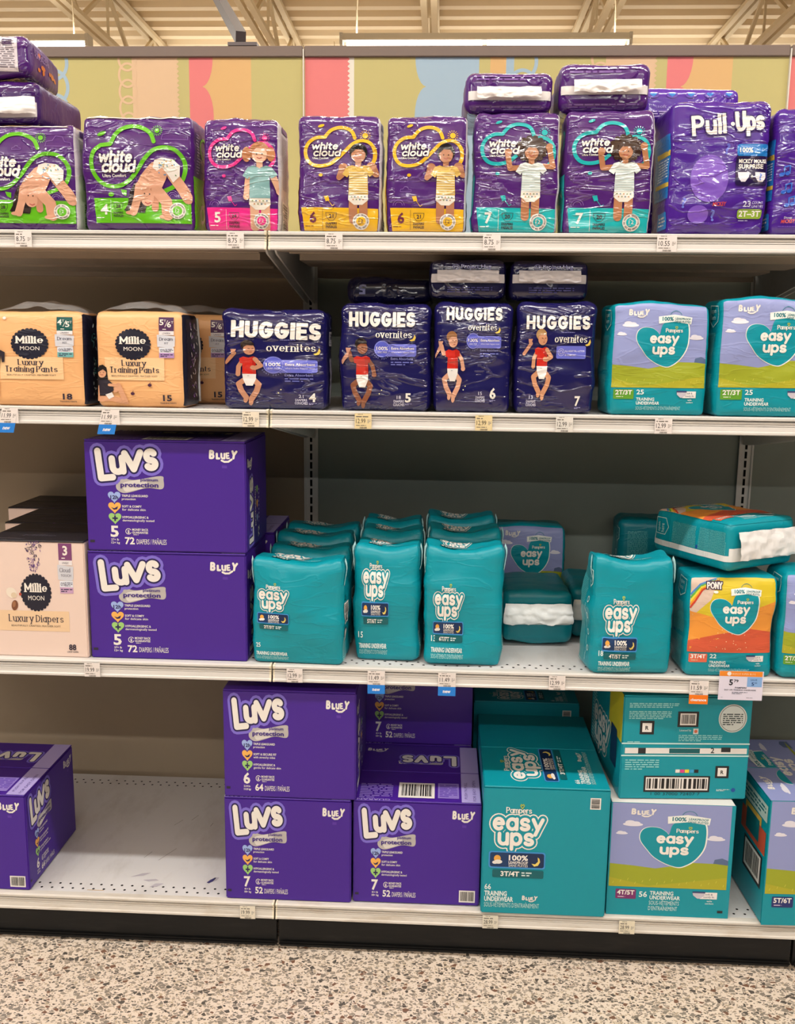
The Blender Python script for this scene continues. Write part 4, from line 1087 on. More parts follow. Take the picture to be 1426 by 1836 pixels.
def build_lamp(x, y, label):
    r = thing('strip_light', label, 'ceiling light', (x, y, LAMP_Z), group='hanging strip lights')
    bm = bmesh.new()
    add_profile(bm, [(-0.05, 0.0), (-0.075, -0.018), (-0.07, -0.02), (-0.045, -0.006), (0.045, -0.006), (0.07, -0.02), (0.075, -0.018), (0.05, 0.0), (0.04, 0.04), (-0.04, 0.04)], -1.14, 1.14)
    obj('housing', bm, M('d9d2c6', 'paint'), r)
    for s in (-1, 1):
        bm = bmesh.new(); add_tube(bm, [(min(s * 0.02, s * 1.1), 0, -0.03), (max(s * 0.02, s * 1.1), 0, -0.03)], 0.019, 10)
        obj('tube', bm, MT['tube'], r)
        bm = bmesh.new(); add_tube(bm, [(s * 1.02, 0, 0.04), (s * 1.02, 0.0, 0.22), (s * 0.98, 0.0, CEIL - LAMP_Z)], 0.006, 6)
        obj('hanger', bm, MT['joist'], r)
        bm = bmesh.new(); add_box(bm, s * 1.14 - 0.012, -0.06, -0.05, s * 1.14 + 0.012, 0.06, 0.04)
        obj('end_cap', bm, M('cfc8bc', 'paint'), r)
    ld = bpy.data.lights.new('strip_light_glow', 'AREA'); ld.shape = 'RECTANGLE'; ld.size = 2.2; ld.size_y = 0.12
    ld.energy = LAMP_W; ld.color = (1.0, 0.98, 0.945)
    lo = bpy.data.objects.new('strip_light_glow', ld); COL.objects.link(lo); lo.parent = r; lo.location = (0, 0, -0.055)
    lu = ld.copy(); lu.energy = ADDED_UP; lu.name = 'added_uplight'      # added upward fill to brighten the roof deck
    lo = bpy.data.objects.new('added_uplight', lu); COL.objects.link(lo); lo.parent = r; lo.location = (0, 0, 0.05); lo.rotation_euler = (pi, 0, 0)
    return r
L0 = build_lamp(*LAMPS_SEEN[0], 'long white strip light hanging behind the header, right of centre')
dup(L0, 'white strip light at the left edge, above the stacked purple packs', (*LAMPS_SEEN[1], LAMP_Z))
for i, (x, y) in enumerate(LAMPS_UNSEEN):
    row = {-1.75: 'near row over the aisle', -5.4: 'second row behind the camera', -9.0: 'third row behind the camera', 1.9: 'added row just behind the shelving', 9.0: 'far added row behind the header', 12.6: 'farthest added row behind the header'}[y]
    dup(L0, 'white strip light in the %s, number %s from the left' % (row, ('one', 'two', 'three', 'four')[i % 4]), (x, y, LAMP_Z))
bm = bmesh.new(); add_tube(bm, [(-6.5, 7.6, 4.13), (0.2, 7.6, 4.22), (8, 7.6, 4.33)], 0.022, 8)
tag(obj('sprinkler_pipe', bm, MT['joist'], smooth=True), 'thin cream sprinkler pipe running across under the roof joists', 'pipe')
r = thing('light_arm', 'slim dark metal arm rising from the header into the roof space', 'light arm', (-0.164, -0.1, 2.184))
bm = bmesh.new(); add_bar(bm, (0, 0.0, 0.02), (-0.35, 1.1, 0.556), 0.026, 0.03); obj('arm', bm, M('4c4444', 'paint'), r)
bm = bmesh.new(); add_bar(bm, (0.008, 0.0, 0.003), (-0.342, 1.1, 0.5385), 0.007, 0.006); obj('painted_highlight', bm, M('e9e4dc', 'film'), r)  # pale bar: the arm's highlight painted as a strip
bm = bbox(-0.03, -0.02, -0.004, 0.045, 0.03, 0.004); obj('foot', bm, M('6a6060', 'paint'), r)

# ------------------------------------------------------------------ shelving run
BAY = 1.2192; YF = -0.65
Z1, Z2, Z3, Z4 = 1.661, 1.290, 0.717, 0.130
BAYS = ((-BAY, 'left'), (0.0, 'middle'), (BAY, 'right'))
SIDE = {'left': 'on the left', 'middle': 'in the middle', 'right': 'at the right edge'}
# header boards with printed stripes
def header_art(x0, x1):
    A = Art(x0, 0, x1, 0.52)
    OL, PE, OR, PK, BL, WT = 'c4b87c', 'debc97', 'dcb27a', 'e38280', 'a6bccb', 'e6dfd0'
    ED = [(-1.0, OR), (-.70, BL), (-.672, OL), (-.446, PE), (-.329, OL), (-.297, PK), (-.262, OR), (-.136, OL), (0.003, PK), (.118, WT), (.129, OL), (.312, BL), (.447, OL), (.475, OR), (.515, BL), (.535, OL), (.765, PE), (.887, OL), (.918, PK), (.955, OR), (1.08, OL), (1.2192, PK), (1.36, OL), (1.6, BL), (1.9, OL), (2.2, PE), (2.5, OL)]
    ED = [(-1.5, OL)] + ED
    for (a, c), (b, _) in zip(ED, ED[1:]):
        a, b = max(a, x0), min(b, x1)
        if b > a: A.rect(c, a, 0, b, 0.52, 1)
    def inx(x): return x0 < x < x1
    def half(c, x, d, s):
        for k in range(4):
            cy = .006 + .15 * k
            A.poly(c, [(x - s * .004, cy - .075)] + [(x + s * d * cos(radians(a)), cy + .075 * sin(radians(a))) for a in range(-90, 91, 15)] + [(x - s * .004, cy + .075)], 2)
    if inx(-.262):
        half(PK, -.265, .03, 1)
    if inx(.312):
        half(BL, .315, .03, -1)
    if inx(.955):
        half(PK, .952, .03, 1)
    for xb, c in ((-.672, BL), (.535, BL)):
        if inx(xb):
            for k in range(7): A.ring(c, xb + .022, .02 + k * .062, .034, .009, 3, ry=.042)
    for xb in (-.458, .752):
        if inx(xb):
            for k in range(10): A.ring(PE, xb, .01 + k * .042, .022, .006, 3, ry=.03)
    for xz, c, d in ((-.329, PE, 1), (.887, PE, 1), (.118, WT, -1)):
        if inx(xz):
            for k in range(44): A.poly(c, [(xz, k * .012), (xz + .006 * d, k * .012 + .006), (xz, k * .012 + .012)], 3)
    return A
for x0, nm in BAYS:
    t = thing('header_board', {'left': 'striped pastel header board on the left with a blue looped stripe', 'middle': 'striped pastel header board in the middle above the yellow packs', 'right': 'sliver of striped pastel header board at the right edge, starting pink'}[nm], 'header board', (x0 + BAY / 2, -0.1, 1.663), group='header boards')
    mats = ['c9bd72']; bm = add = bmesh.new(); add_box(bm, -BAY / 2 + 0.0015, -0.012, 0, BAY / 2 - 0.0015, 0.012, 0.497)
    header_art(x0, x0 + BAY).build(BAY, 0.497, bm, lambda u, v, o: Vector((-BAY / 2 + u, -0.0125 - o, v)), mats, 'matte')
    obj('board', bm, [M(c, 'matte') for c in mats], t)
    bm = bmesh.new(); add_box(bm, -BAY / 2 + 0.002, -0.02, 0.4895, BAY / 2 - 0.002, 0.02, 0.516); bmesh.ops.bevel(bm, geom=bm.edges[:], offset=0.002, segments=1, affect='EDGES')
    obj('cap_rail', bm, MT['header_cap'], t)
    if nm != 'left':
        bm = bmesh.new(); add_box(bm, -BAY / 2 - 0.0015, -0.0225, 0, -BAY / 2 + 0.0015, -0.012, 0.507); obj('joint_strip', bm, M('ded8cc', 'paint'), t)
# back panels
for x0, nm in BAYS:
    for za, zb, hh in ((0.09, 0.69, 'bottom'), (0.70, 1.26, 'middle'), (1.27, 1.64, 'upper')):
        bm = bbox(x0 + 0.018, 0.004, za, x0 + BAY - 0.018, 0.016, zb, 0.002)
        add_box(bm, x0 + 0.03, -0.004, za, x0 + BAY - 0.03, 0.004, za + 0.03)
        o = tag(obj('back_panel', bm, MT['back_tan'] if nm == 'left' else MT['back_grey']), '%s steel back panel of the %s shelf space %s' % ('tan' if nm == 'left' else 'grey-green', hh, SIDE[nm]), 'back panel', 'shelving back panels')
# uprights
def upright(x, label):
    t = thing('upright_post', label, 'shelf upright', (x, 0, 0), group='slotted shelf uprights')
    bm = bmesh.new(); add_box(bm, -0.0175, -0.003, 0.0, 0.0175, 0.045, 1.66)
    for s in (-1, 1): add_box(bm, s * 0.0175 - 0.0025, -0.007, 0.0, s * 0.0175 + 0.0025, -0.003, 1.66)
    obj('post', bm, MT['shelf'], t)
    bm = bmesh.new(); z = 0.18
    zu = 1.1428
    k = -36
    while k < 20:
        z = zu + k * 0.0254
        if 0.15 < z < 1.62:
            v = [bm.verts.new(p) for p in ((-0.0033, -0.0036, z - 0.0095), (0.0033, -0.0036, z - 0.0095), (0.0033, -0.0036, z + 0.0095), (-0.0033, -0.0036, z + 0.0095))]; bm.faces.new(v)
        k += 1
    obj('slot_column', bm, M('070707', 'matte'), t)
upright(-BAY, 'slotted grey upright post beyond the left edge'); upright(0, 'slotted grey upright post left of centre'); upright(BAY, 'slotted grey upright post at the right')

RAILP = [(-0.632, 0.0), (-0.634, 0.0015), (-0.648, 0.0015), (-0.652, -0.001), (-0.652, -0.0055), (-0.6435, -0.0068), (-0.6435, -0.0090), (-0.652, -0.0098), (-0.651, -0.0135), (-0.6478, -0.0140), (-0.651, -0.0148), (-0.651, -0.0178), (-0.6478, -0.0183), (-0.6515, -0.0190), (-0.653, -0.0285), (-0.655, -0.0305), (-0.6555, -0.0345), (-0.653, -0.0365), (-0.645, -0.0365), (-0.640, -0.012), (-0.632, -0.012)]
def holes(bm, z, x0, x1, rows, mi):
    for yy, sh in rows:
        n = int((x1 - x0) / 0.0254)
        for i in range(n):
            x = x0 + 0.02 + i * 0.0254 + sh
            c = [bm.verts.new((x + 0.0032 * cos(a * pi / 4), yy + 0.0032 * sin(a * pi / 4), z + 0.0004)) for a in range(8)]
            bm.faces.new(c).material_index = mi
def shelf(x0, z, nm, lvl, old=False, base=False):
    t = thing('shelf_base' if base else 'gondola_shelf', '%s %s' % (lvl, SIDE[nm]), 'shelf', (x0, 0, z), group='store shelves')
    a, b = 0.003, BAY - 0.003
    bm = bmesh.new(); add_box(bm, a, -0.632, -0.012, b, -0.008, 0.0)
    holes(bm, 0.0, a, b, ((-0.598, 0), (-0.617, 0.0127), (-0.046, 0), (-0.065, 0.0127)), 1)
    obj('deck', bm, [MT['deck'], M('0c0b0b', 'matte')], t)
    bm = bmesh.new(); add_profile(bm, RAILP, a + 0.003, b - 0.003); obj('price_rail', bm, MT['rail_old'] if old else MT['rail'], t)
    for xa, xb in ((a - 0.001, a + 0.003), (b - 0.003, b + 0.001)):
        bm = bmesh.new(); add_profile(bm, [(y, zz - 0.0005) if i not in (1, 2, 3) else (y - 0.0012, zz + 0.001) for i, (y, zz) in enumerate(RAILP)], xa, xb); obj('rail_end', bm, M('e9dfc8', 'paint'), t)
    if not base:
        bm = bmesh.new()                              # folded front return and hat channels below
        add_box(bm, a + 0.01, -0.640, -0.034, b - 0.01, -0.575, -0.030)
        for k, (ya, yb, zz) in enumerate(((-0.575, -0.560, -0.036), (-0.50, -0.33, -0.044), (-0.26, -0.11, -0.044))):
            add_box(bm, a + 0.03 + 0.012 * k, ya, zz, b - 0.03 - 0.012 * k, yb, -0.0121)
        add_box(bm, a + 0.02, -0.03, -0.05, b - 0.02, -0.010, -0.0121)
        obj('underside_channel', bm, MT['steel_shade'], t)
        bd = 0.078 if z == Z3 else 0.118
        for xx in (0.008, BAY - 0.012):
            bm = bmesh.new()
            p = [(-0.62, -0.013), (-0.008, -0.013), (-0.008, -bd), (-0.05, -bd + .003), (-0.60, -0.04), (-0.62, -0.03)]
            v0 = [bm.verts.new((xx, y, z_)) for y, z_ in p]; v1 = [bm.verts.new((xx + 0.004, y, z_)) for y, z_ in p]
            for i in range(len(p)): j = (i + 1) % len(p); bm.faces.new((v0[i], v0[j], v1[j], v1[i]))
            bm.faces.new(v0[::-1]); bm.faces.new(v1); obj('bracket', bm, MT['shelf'], t)
    else:
        bm = bmesh.new(); add_box(bm, a, -0.613, -z, b, -0.600, -0.0121); obj('kick_plate', bm, MT['kick'], t)
        bm = bmesh.new(); add_box(bm, a, -0.622, -z, b, -0.613, -z + 0.012); bmesh.ops.bevel(bm, geom=bm.edges[:], offset=0.004, segments=2, affect='EDGES'); obj('floor_strip', bm, MT['kick'], t)
    return t
for x0, nm in BAYS:
    shelf(x0, Z1, nm, 'top white steel shelf with purple packs')
    shelf(x0, Z2, nm, 'second white steel shelf from the top')
    shelf(x0, Z3, nm, 'third white steel shelf from the top')
    shelf(x0, Z4, nm, 'lowest white shelf base with black kick plate', old=True, base=True)
# scuffs left on the bare bottom deck
bm = bmesh.new()
def smear(bm, pts, mi=0, z=Z4 + 0.0006): bm.faces.new([bm.verts.new((x, y, z)) for x, y in pts]).material_index = mi
smear(bm, [(-0.182, -0.572), (-0.176, -0.560), (-0.166, -0.548), (-0.163, -0.553), (-0.168, -0.566), (-0.176, -0.575)], 0)
smear(bm, [(-0.166, -0.548), (-0.156, -0.548), (-0.160, -0.562), (-0.168, -0.566)], 1)
for q in (((-0.375, -0.56), (-0.35, -0.542), (-0.33, -0.538), (-0.345, -0.552)), ((-0.34, -0.571), (-0.31, -0.565), (-0.30, -0.571), (-0.325, -0.577)), ((-0.315, -0.60), (-0.305, -0.585), (-0.285, -0.583), (-0.298, -0.598))): smear(bm, q, 1)
for x, y, dx, dy in ((-0.11, -0.53, 0.03, 0.11), (-0.33, -0.48, .03, .06), (-0.37, -0.47, .012, .03), (-0.30, -0.27, .012, .03), (-0.34, -0.3, .016, .03), (-0.12, -.44, .008, .03), (-.24, -.3, .003, .02)):
    smear(bm, [(x, y), (x + dx, y + dy), (x + dx + 0.0014, y + dy), (x + 0.0014, y)], 2)
smear(bm, [(-0.46, -0.624), (-0.42, -0.6235), (-0.42, -0.6215), (-0.46, -0.622)], 3)
o = obj('scuff_marks', bm, [M('3f3a6a', 'matte'), M('b4adb4', 'matte'), M('8b8580', 'matte'), M('c9a878', 'matte')])
structure(o); o.name = 'trim_1'
# ------------------------------------------------------------------ goods, top shelf
ZS = 0.0005
def std(P, x, y, z): return (x, y, z + ZS)
WCS = {'4': '62b81c', '5': 'e82c8a', '6': 'e8b422', '7': '1fb0b4'}
def wc_pack(name_lbl, size, count, W, D, H, x, kid, seed, wide=False, txt='x', white_right=True, y=-0.64, dz=0, rz=0, lumps=0.004):
    P = Pack(W, D, H, r=0.012, bulge=0.10, taper=0.14, lump=lumps, crease=0.0016, seed=seed, sag=0.015)
    c = WCS[size]
    return pack('diaper_pack', name_lbl, P, WCP, front=art_wc(size, count, c, kid, txt, wide), left=art_wc_side(c, size), right=art_wc_side(c, size, white=white_right),
                sidecol=(WCP, 'd3ccd0' if white_right else WCP), loc=(x, y + D / 2, Z1 + ZS + dz), rot=(0, 0, rz), group='purple cloud diaper packs')
a4 = wc_pack('purple pack with lime-green cloud outline, whole, second from the left on the top shelf', '4', '28', 0.230, 0.14, 0.232, -0.273, kid_bend, 1, wide=True, txt='w', white_right=False, lumps=0.005)
wc_pack('purple pack with lime-green cloud outline, cut off by the left edge of the top shelf', '4', '28', 0.230, 0.12, 0.215, -0.519, kid_bend, 2, wide=True, txt='w')
kg = lambda A: kid_stand(A, 842, 615, 46, 'e0ad90', 'b5754a', '7fa9aa', 'girl')
wc_pack('purple pack with pink cloud outline and a girl in a grey-green shirt', '5', '24', 0.158, 0.13, 0.226, -0.055, kg, 3, txt='w')
kb = lambda A: kid_stand(A, 836, 622, 40, 'b57a58', '1f1a1c', 'd9b25a', 'boy', 'ecdcae')
wc_pack('purple pack with yellow cloud outline, the left one of the two yellow packs', '6', '21', 0.170, 0.115, 0.232, 0.149, kb, 4)
wc_pack('purple pack with yellow cloud outline, the right one of the two yellow packs', '6', '21', 0.164, 0.115, 0.232, 0.330, kb, 5)
kc = lambda A: kid_stand(A, 810, 618, 38, 'b57a55', '3a2218', 'd9e0dc', 'curly', 'c4d4d2')
wc_pack('purple pack with turquoise cloud outline, left one, standing below the lower lying pack', '7', '20', 0.173, 0.115, 0.240, 0.513, kc, 6, txt='w')
wc_pack('purple pack with turquoise cloud outline, right one, beside the tall pack with a slab-lettered name', '7', '20', 0.178, 0.115, 0.243, 0.701, kc, 7, txt='w')
def end_art_wc():
    A = Art(0, 0, 180, 110); A.fine('7a4f9c', 20, 8, 160, 26, 2, 1); A.fine('7a4f9c', 20, 92, 160, 104, 2, 1); return A
def lying(label, P, base, x, y, z, rz=0, front=None, left=None, right=None, bottom=None, seal=None, kind='film', group=None, sidecol=None, cat='diaper pack', tilt=0):
    """pack on its back, its bottom end to the aisle, y = that end"""
    return pack(cat.replace('training underwear', 'underwear').replace('training pants', 'pants').replace(' ', '_'), label, P, base, front=front, left=left, right=right, bottom=bottom, seal=seal, kind=kind, sidecol=sidecol,
                loc=(x, y, z + P.D / 2 * (1 + P.bulge * .5) + 0.003), rot=(radians(-90 + tilt), 0, rz), group=group, cat=cat)
SEALW = dict(band=(0.30, 0.52), fl=0.10, u=(0.12, 0.86))
lying('purple pack lying on the left turquoise pack, white crumpled seal to the front', Pack(0.178, 0.080, 0.235, bulge=0.03, taper=0.05, lump=.005, seed=11), WCP, 0.497, -0.60, Z1 + 0.243, rz=0.02, bottom=end_art_wc(), seal=SEALW, group='purple cloud diaper packs lying on top')
lying('purple pack lying on the right turquoise pack, white crumpled seal to the front', Pack(0.184, 0.094, 0.24, bulge=0.03, taper=0.05, lump=.005, seed=12), WCP, 0.690, -0.60, Z1 + 0.246, rz=-0.03, bottom=end_art_wc(), seal=dict(band=(0.34, 0.52), fl=0.12, u=(0.16, 0.9)), group='purple cloud diaper packs lying on top')
# packs heaped at the left end
def art_label_end():
    A = Art(0, 0, 230, 130); A.rect('d6ccd2', 20, 8, 206, 122, 1); A.fine('7a707a', 110, 20, 200, 116, 14, 2); A.rect('3a2050', 176, 14, 196, 34, 2); return A
def spots():
    A = Art(0, 0, 130, 250); R = random.Random(6)
    for i in range(9): A.ell('d9762f', R.uniform(20, 110), R.uniform(20, 230), R.uniform(4, 10), R.uniform(4, 14), 1, R.uniform(0, 90), 8)
    A.fine('a98bc4', 30, 120, 60, 220, 12, 1); return A
pk = Pack(0.236, 0.08, 0.22, bulge=0.04, taper=0.05, lump=.006, seed=13)
lying('purple pack with a white printed label, topmost of the heap at the left edge', pk, WCP, -0.625, -0.61, Z1 + 0.317, rz=0.1, bottom=art_label_end(), group=None, right=spots())
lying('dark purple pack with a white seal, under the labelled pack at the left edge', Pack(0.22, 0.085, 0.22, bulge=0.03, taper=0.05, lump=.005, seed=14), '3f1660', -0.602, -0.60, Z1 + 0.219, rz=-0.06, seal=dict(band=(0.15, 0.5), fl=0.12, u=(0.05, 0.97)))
P_ = Pack(0.25, 0.13, 0.222, seed=15)
pack('diaper_pack', 'plain purple pack standing behind the two lime-green packs', P_, WCP, loc=(-0.43, -0.32, Z1 + ZS), sidecol=(WCP, WCP))
# pull-on pants
pu_side = art_pullups_side()
PP = Pack(0.200, 0.15, 0.262, bulge=0.07, taper=0.10, lump=.006, crease=.0022, seed=21, r=0.017)
pack('pants_pack', 'violet training pants pack with a slab-lettered name and a blue badge', PP, PUP, front=art_pullups(), left=pu_side, right=pu_side, loc=(0.920, -0.64 + 0.075, Z1 + ZS), rot=(0, 0, 0.02), cat='training pants pack', group='violet training pants packs')
PP2 = Pack(0.204, 0.15, 0.248, bulge=0.07, taper=0.12, lump=.006, crease=.002, seed=22, r=0.018)
pack('pants_pack', 'violet training pants pack with blue music notes, cut off by the right edge', PP2, PUP, front=art_pullups_next(), left=pu_side, right=pu_side, loc=(1.134, -0.64 + 0.075, Z1 + ZS), cat='training pants pack', group='violet training pants packs')
def hearts_end():
    A = Art(0, 0, 210, 110)
    for i in range(5): A.ell('6a4ab8', 24 + i * 40, 22, 12, 10, 1); A.poly('3f86d8', heart_pts(24 + i * 40, 22, 7), 2)
    A.text('b9a2e0', 'soft', 34, 62, 9, 1); A.fine('b9a2e0', 24, 70, 70, 92, 3, 1); return A
lying('violet pants pack lying flat behind the slab-lettered pack, small blue hearts along its end', Pack(0.215, 0.074, 0.24, bulge=.04, taper=.05, seed=23, lump=.006), '5a2ba6', 0.905, -0.44, Z1 + 0.258, front=hearts_end(), bottom=hearts_end(), cat='training pants pack')
pack('pants_pack', 'violet pants pack standing hidden behind the slab-lettered pack, under the flat one', Pack(0.21, 0.14, 0.25, seed=24, taper=.03), PUP, left=pu_side, loc=(0.908, -0.38, Z1 + ZS), cat='training pants pack')

# ------------------------------------------------------------------ second shelf
def art_mil_side(n):
    A = Art(0, 0, 130, 250); R = random.Random(n)
    for i in range(46):
        y = R.uniform(30, 225); x = 66 + R.uniform(-24, 24); c = R.choice(('cfc4d8', '8a5aa0', 'd9d0c8', '6a4a90') if n == 5 else ('cfd8d4', '4f9a98', 'd9d0c8', '6ab0a8'))
        A.ell(c, x, y, R.uniform(3, 8), R.uniform(1.6, 3), 1, R.uniform(0, 180), n=8)
    A.text('e6dfe0', '15' if n == 5 else '18', 96, 44, 15, 2, rot=90); return A
def film_hood(root, P, seed):
    """loose clear film gathered above the pack"""
    bm = bmesh.new(); nu, nv = 26, 10; g = []
    for i in range(nu + 1):
        row = []
        for j in range(nv + 1):
            u, v = i / nu, j / nv
            h = 0.028 * sin(pi * u) ** 0.5 * sin(pi * (0.12 + 0.76 * v)) + 0.010 * noise.noise(Vector((u * 5, v * 3, seed))) * sin(pi * u)
            row.append(bm.verts.new((-P.W / 2 + 0.01 + (P.W - 0.014) * u, -P.D / 2 * 0.86 + P.D * 0.9 * v, P.H - 0.004 + max(h, 0))))
        g.append(row)
    for i in range(nu):
        for j in range(nv): bm.faces.new((g[i][j], g[i + 1][j], g[i + 1][j + 1], g[i][j + 1])).smooth = True
    obj('clear_film', bm, MT['clear'], root)
MP = Pack(0.196, 0.125, 0.206, r=0.016, bulge=0.06, taper=0.08, lump=.003, crease=.0006, seed=31)
m1 = pack('pants_pack', 'apricot training pants pack with purple size label, the whole one', MP, MIL, front=art_millie('5T/6T', '4c2450', '15', millie_kid_sit), left=None, right=art_mil_side(5), sidecol=(MILD, MILD), kind='soft', loc=(-0.281, -0.64 + 0.0625, Z2 + ZS), rot=(0, 0, -0.02), group='apricot training pants packs', cat='training pants pack')
film_hood(m1, MP, 3)
bm = bmesh.new(); add_tube(bm, [MP.pt(0.098, 0.052, z, 0.001) for z in [0.01 + 0.0186 * i for i in range(11)]], 0.003, 6); obj('edge_seal', bm, M('d9d4d2', 'soft'), m1, True)
MP2 = Pack(0.21, 0.125, 0.204, r=0.016, bulge=0.06, taper=0.08, lump=.003, crease=.0006, seed=32)
m2 = pack('pants_pack', 'apricot training pants pack with green size label, cut off by the left edge', MP2, MIL, front=art_millie('4T/5T', '12544f', '18', millie_kid_walk), right=art_mil_side(4), sidecol=(MILD, MILD), kind='soft', loc=(-0.508, -0.64 + 0.0625, Z2 + ZS), group='apricot training pants packs', cat='training pants pack')
film_hood(m2, MP2, 7)
m3 = dup(m1, 'apricot training pants pack set back in shade, behind the whole apricot one', (-0.214, -0.40, Z2 + ZS), (0, 0, 0))

HG = 'navy overnight diaper packs'
bs = art_wc_side('6a6fd0')
def hug_side():
    A = Art(0, 0, 130, 250); A.logo('cfcade', 'HUGGIES', 92, 236, 46, 13, 3, w=118, rot=-90, cap='sq', gap=.36)
    A.rect('d9d4dc', 48, 52, 92, 88, 1); A.fine('44405a', 52, 56, 88, 84, 7, 2); A.ring('9a98c8', 70, 30, 14, 2, 1); return A
HS = hug_side()
ba = baby('c48a6c', '2a1c1a', 'b87e5e', up=0)
bb = baby('8a5238', '1e1414', 'c9927a', up=1)
bc = baby('d9a084', '9a6a42', 'cf9a80', up=1)
bd = baby('d0946f', 'b08858', 'c98f72', up=0)
def hug(label, size, count, b, lay, W, H, x, seed, D=0.12):
    return pack('diaper_pack', label, Pack(W, D, H, r=0.016, bulge=.08, taper=.10, lump=.005, crease=.0016, seed=seed), NAVY, front=art_huggies(size, count, b, lay), left=HS, right=HS, loc=(x, -0.64 + D / 2, Z2 + ZS), group=HG)
hug('navy overnight diaper pack numbered 4, the wide one beside the apricot packs', '4', '21', ba, dict(hx=44, hy=176, hh=108, hw=480, hr=2.2, ov=(236, 268, 262), badge=(218, 300, 290), num=(462, 590), nh=52, cnt=(420, 566), b=(140, 250, .84)), 0.221, 0.212, 0.010, 41)
hug('navy overnight diaper pack numbered 5, baby with dark hair', '5', '18', bb, dict(hx=52, hy=140, hh=88, hw=408, ov=(218, 206, 222), badge=(210, 222, 260), num=(404, 588), nh=52, cnt=(366, 570), b=(134, 262, .84)), 0.189, 0.228, 0.247, 42)
hug('navy overnight diaper pack numbered 6, narrow, below the left sealed pack', '6', '15', bc, dict(hx=84, hy=100, hh=72, hw=394, ov=(238, 160, 204), badge=(228, 174, 246), num=(402, 560), nh=60, cnt=(334, 540), b=(130, 220, .84)), 0.163, 0.230, 0.4335, 43)
hug('navy overnight diaper pack numbered 7, below the right sealed pack', '7', '13', bd, dict(hx=64, hy=156, hh=78, hw=440, ov=(262, 232, 226), badge=(276, 250, 206), small=1, num=(418, 596), nh=54, cnt=(110, 560), b=(176, 208, .82)), 0.165, 0.234, 0.608, 44)
def proj_end():
    A = Art(0, 0, 170, 110); A.text('8a88b4', 'Project Hug', 70, 24, 11, 2, w=66, bold=.02); A.ring('8a88b4', 58, 20, 7, 1.5, 2); A.text('8a88b4', 'H', 58, 24, 8, 2, al='C', bold=.02); A.fine('4a4880', 40, 74, 140, 92, 3, 2); return A
for i, (x, lb) in enumerate(((0.420, 'navy pack lying on pack number 6, crumpled white seal to the front'), (0.592, 'navy pack lying on pack number 7, crumpled white seal to the front'))):
    lying(lb, Pack(0.162, 0.082, 0.22, bulge=.02, taper=.05, lump=.005, seed=45 + i, r=.016), '15123f', x, -0.61, Z2 + 0.236, bottom=proj_end(), seal=dict(band=(0.42, 0.64), fl=0.10, u=(0.1, 0.9), col='cfcace', flapcol='d3ced2'), group='navy packs lying on top')
def five_end():
    A = Art(0, 0, 190, 70); A.text('8f8fb8', '5', 40, 18, 26, 2, rot=180, bold=.03); A.fine('4c4c78', 120, 50, 180, 60, 1, 2); return A
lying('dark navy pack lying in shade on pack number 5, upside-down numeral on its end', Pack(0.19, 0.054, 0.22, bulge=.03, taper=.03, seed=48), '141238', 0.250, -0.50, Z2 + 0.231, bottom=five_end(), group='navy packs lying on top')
yard23 = art_scene('2T/3T', '5f9a2c', '25')
ES = 'teal training underwear packs with a meadow picture'
EP = Pack(0.205, 0.13, 0.232, r=.014, bulge=.06, taper=.12, lump=.006, crease=.001, seed=51)
e1 = pack('underwear_pack', 'teal training underwear pack with a meadow picture, whole, on the second shelf', EP, TEAL, front=yard23, left=art_ups_side_text(), right=art_ups_side_bar(), kind='soft', loc=(0.822, -0.64 + 0.065, Z2 + ZS), rot=(0, 0, 0.06), group=ES, cat='training underwear pack')
e2 = dup(e1, 'teal training underwear pack with a meadow picture, cut off at right, second shelf', (1.050, -0.64 + 0.065, Z2 + ZS), (0, 0, 0.05)); e2.scale = (1.05, 1, 1.05)
# ------------------------------------------------------------------ third shelf
LG = 'violet diaper cartons'
ls = art_luvs_side()
l5 = carton('diaper_box', 'violet carton numbered 5, upper one of the two stacked on the third shelf', 0.360, 0.24, 0.250, LUVS, front=art_luvs('5', '72', ('27+ lb', '12+ kg')), right=ls, left=ls, top=(art_luvs_top_front(), art_luvs_top_back('5', '72')), loc=(-0.238, -0.628 + 0.12, Z3 + 0.2525), rz=0.0, group=LG)
dup(l5, 'violet carton numbered 5, lower one of the two stacked on the third shelf', (-0.241, -0.628 + 0.12, Z3 + ZS), (0, 0, 0))
dup(l5, 'violet carton mostly hidden behind the lower number 5 carton', (-0.222, -0.628 + 0.12 + 0.255, Z3 + ZS), (0, 0, 0))
def mil_top():
    A = Art(0, 0, 230, 110); A.logo('4a4652', 'Millie', 70, 60, 22, 4, 2, w=76, pen=2); A.line('8d8790', [(0, 92), (90, 92)], 1.5, 2); return A
mb = carton('diaper_box', 'blush cardboard diaper carton with a black scalloped badge, cut off by the left edge', 0.232, 0.205, 0.272, 'e6cdc0', front=art_millie('3', '7b4272', '88', None, diapers=True), top=(mil_top(), mil_top()), topcol='1f1c24', loc=(-0.542, -0.633 + 0.1025, Z3 + ZS), group='blush diaper cartons')
def scatter():
    A = Art(0, 0, 200, 270); R = random.Random(8)
    for i in range(40): A.ell(R.choice(('4a3560', '6a4a80', '3a3048')), 150 + R.uniform(-12, 12), R.uniform(90, 190), R.uniform(2, 6), 2, 1, R.uniform(0, 180), n=8)
    return A
bm = bmesh.new(); bm.free()
dup(mb, 'dark-topped blush carton standing right behind the badge carton', (-0.590, -0.318, Z3 + ZS), (0, 0, 0)); dup(mb, 'dark-topped blush carton farthest back at the left edge', (-0.68, -0.106, Z3 + ZS), (0, 0, 0))

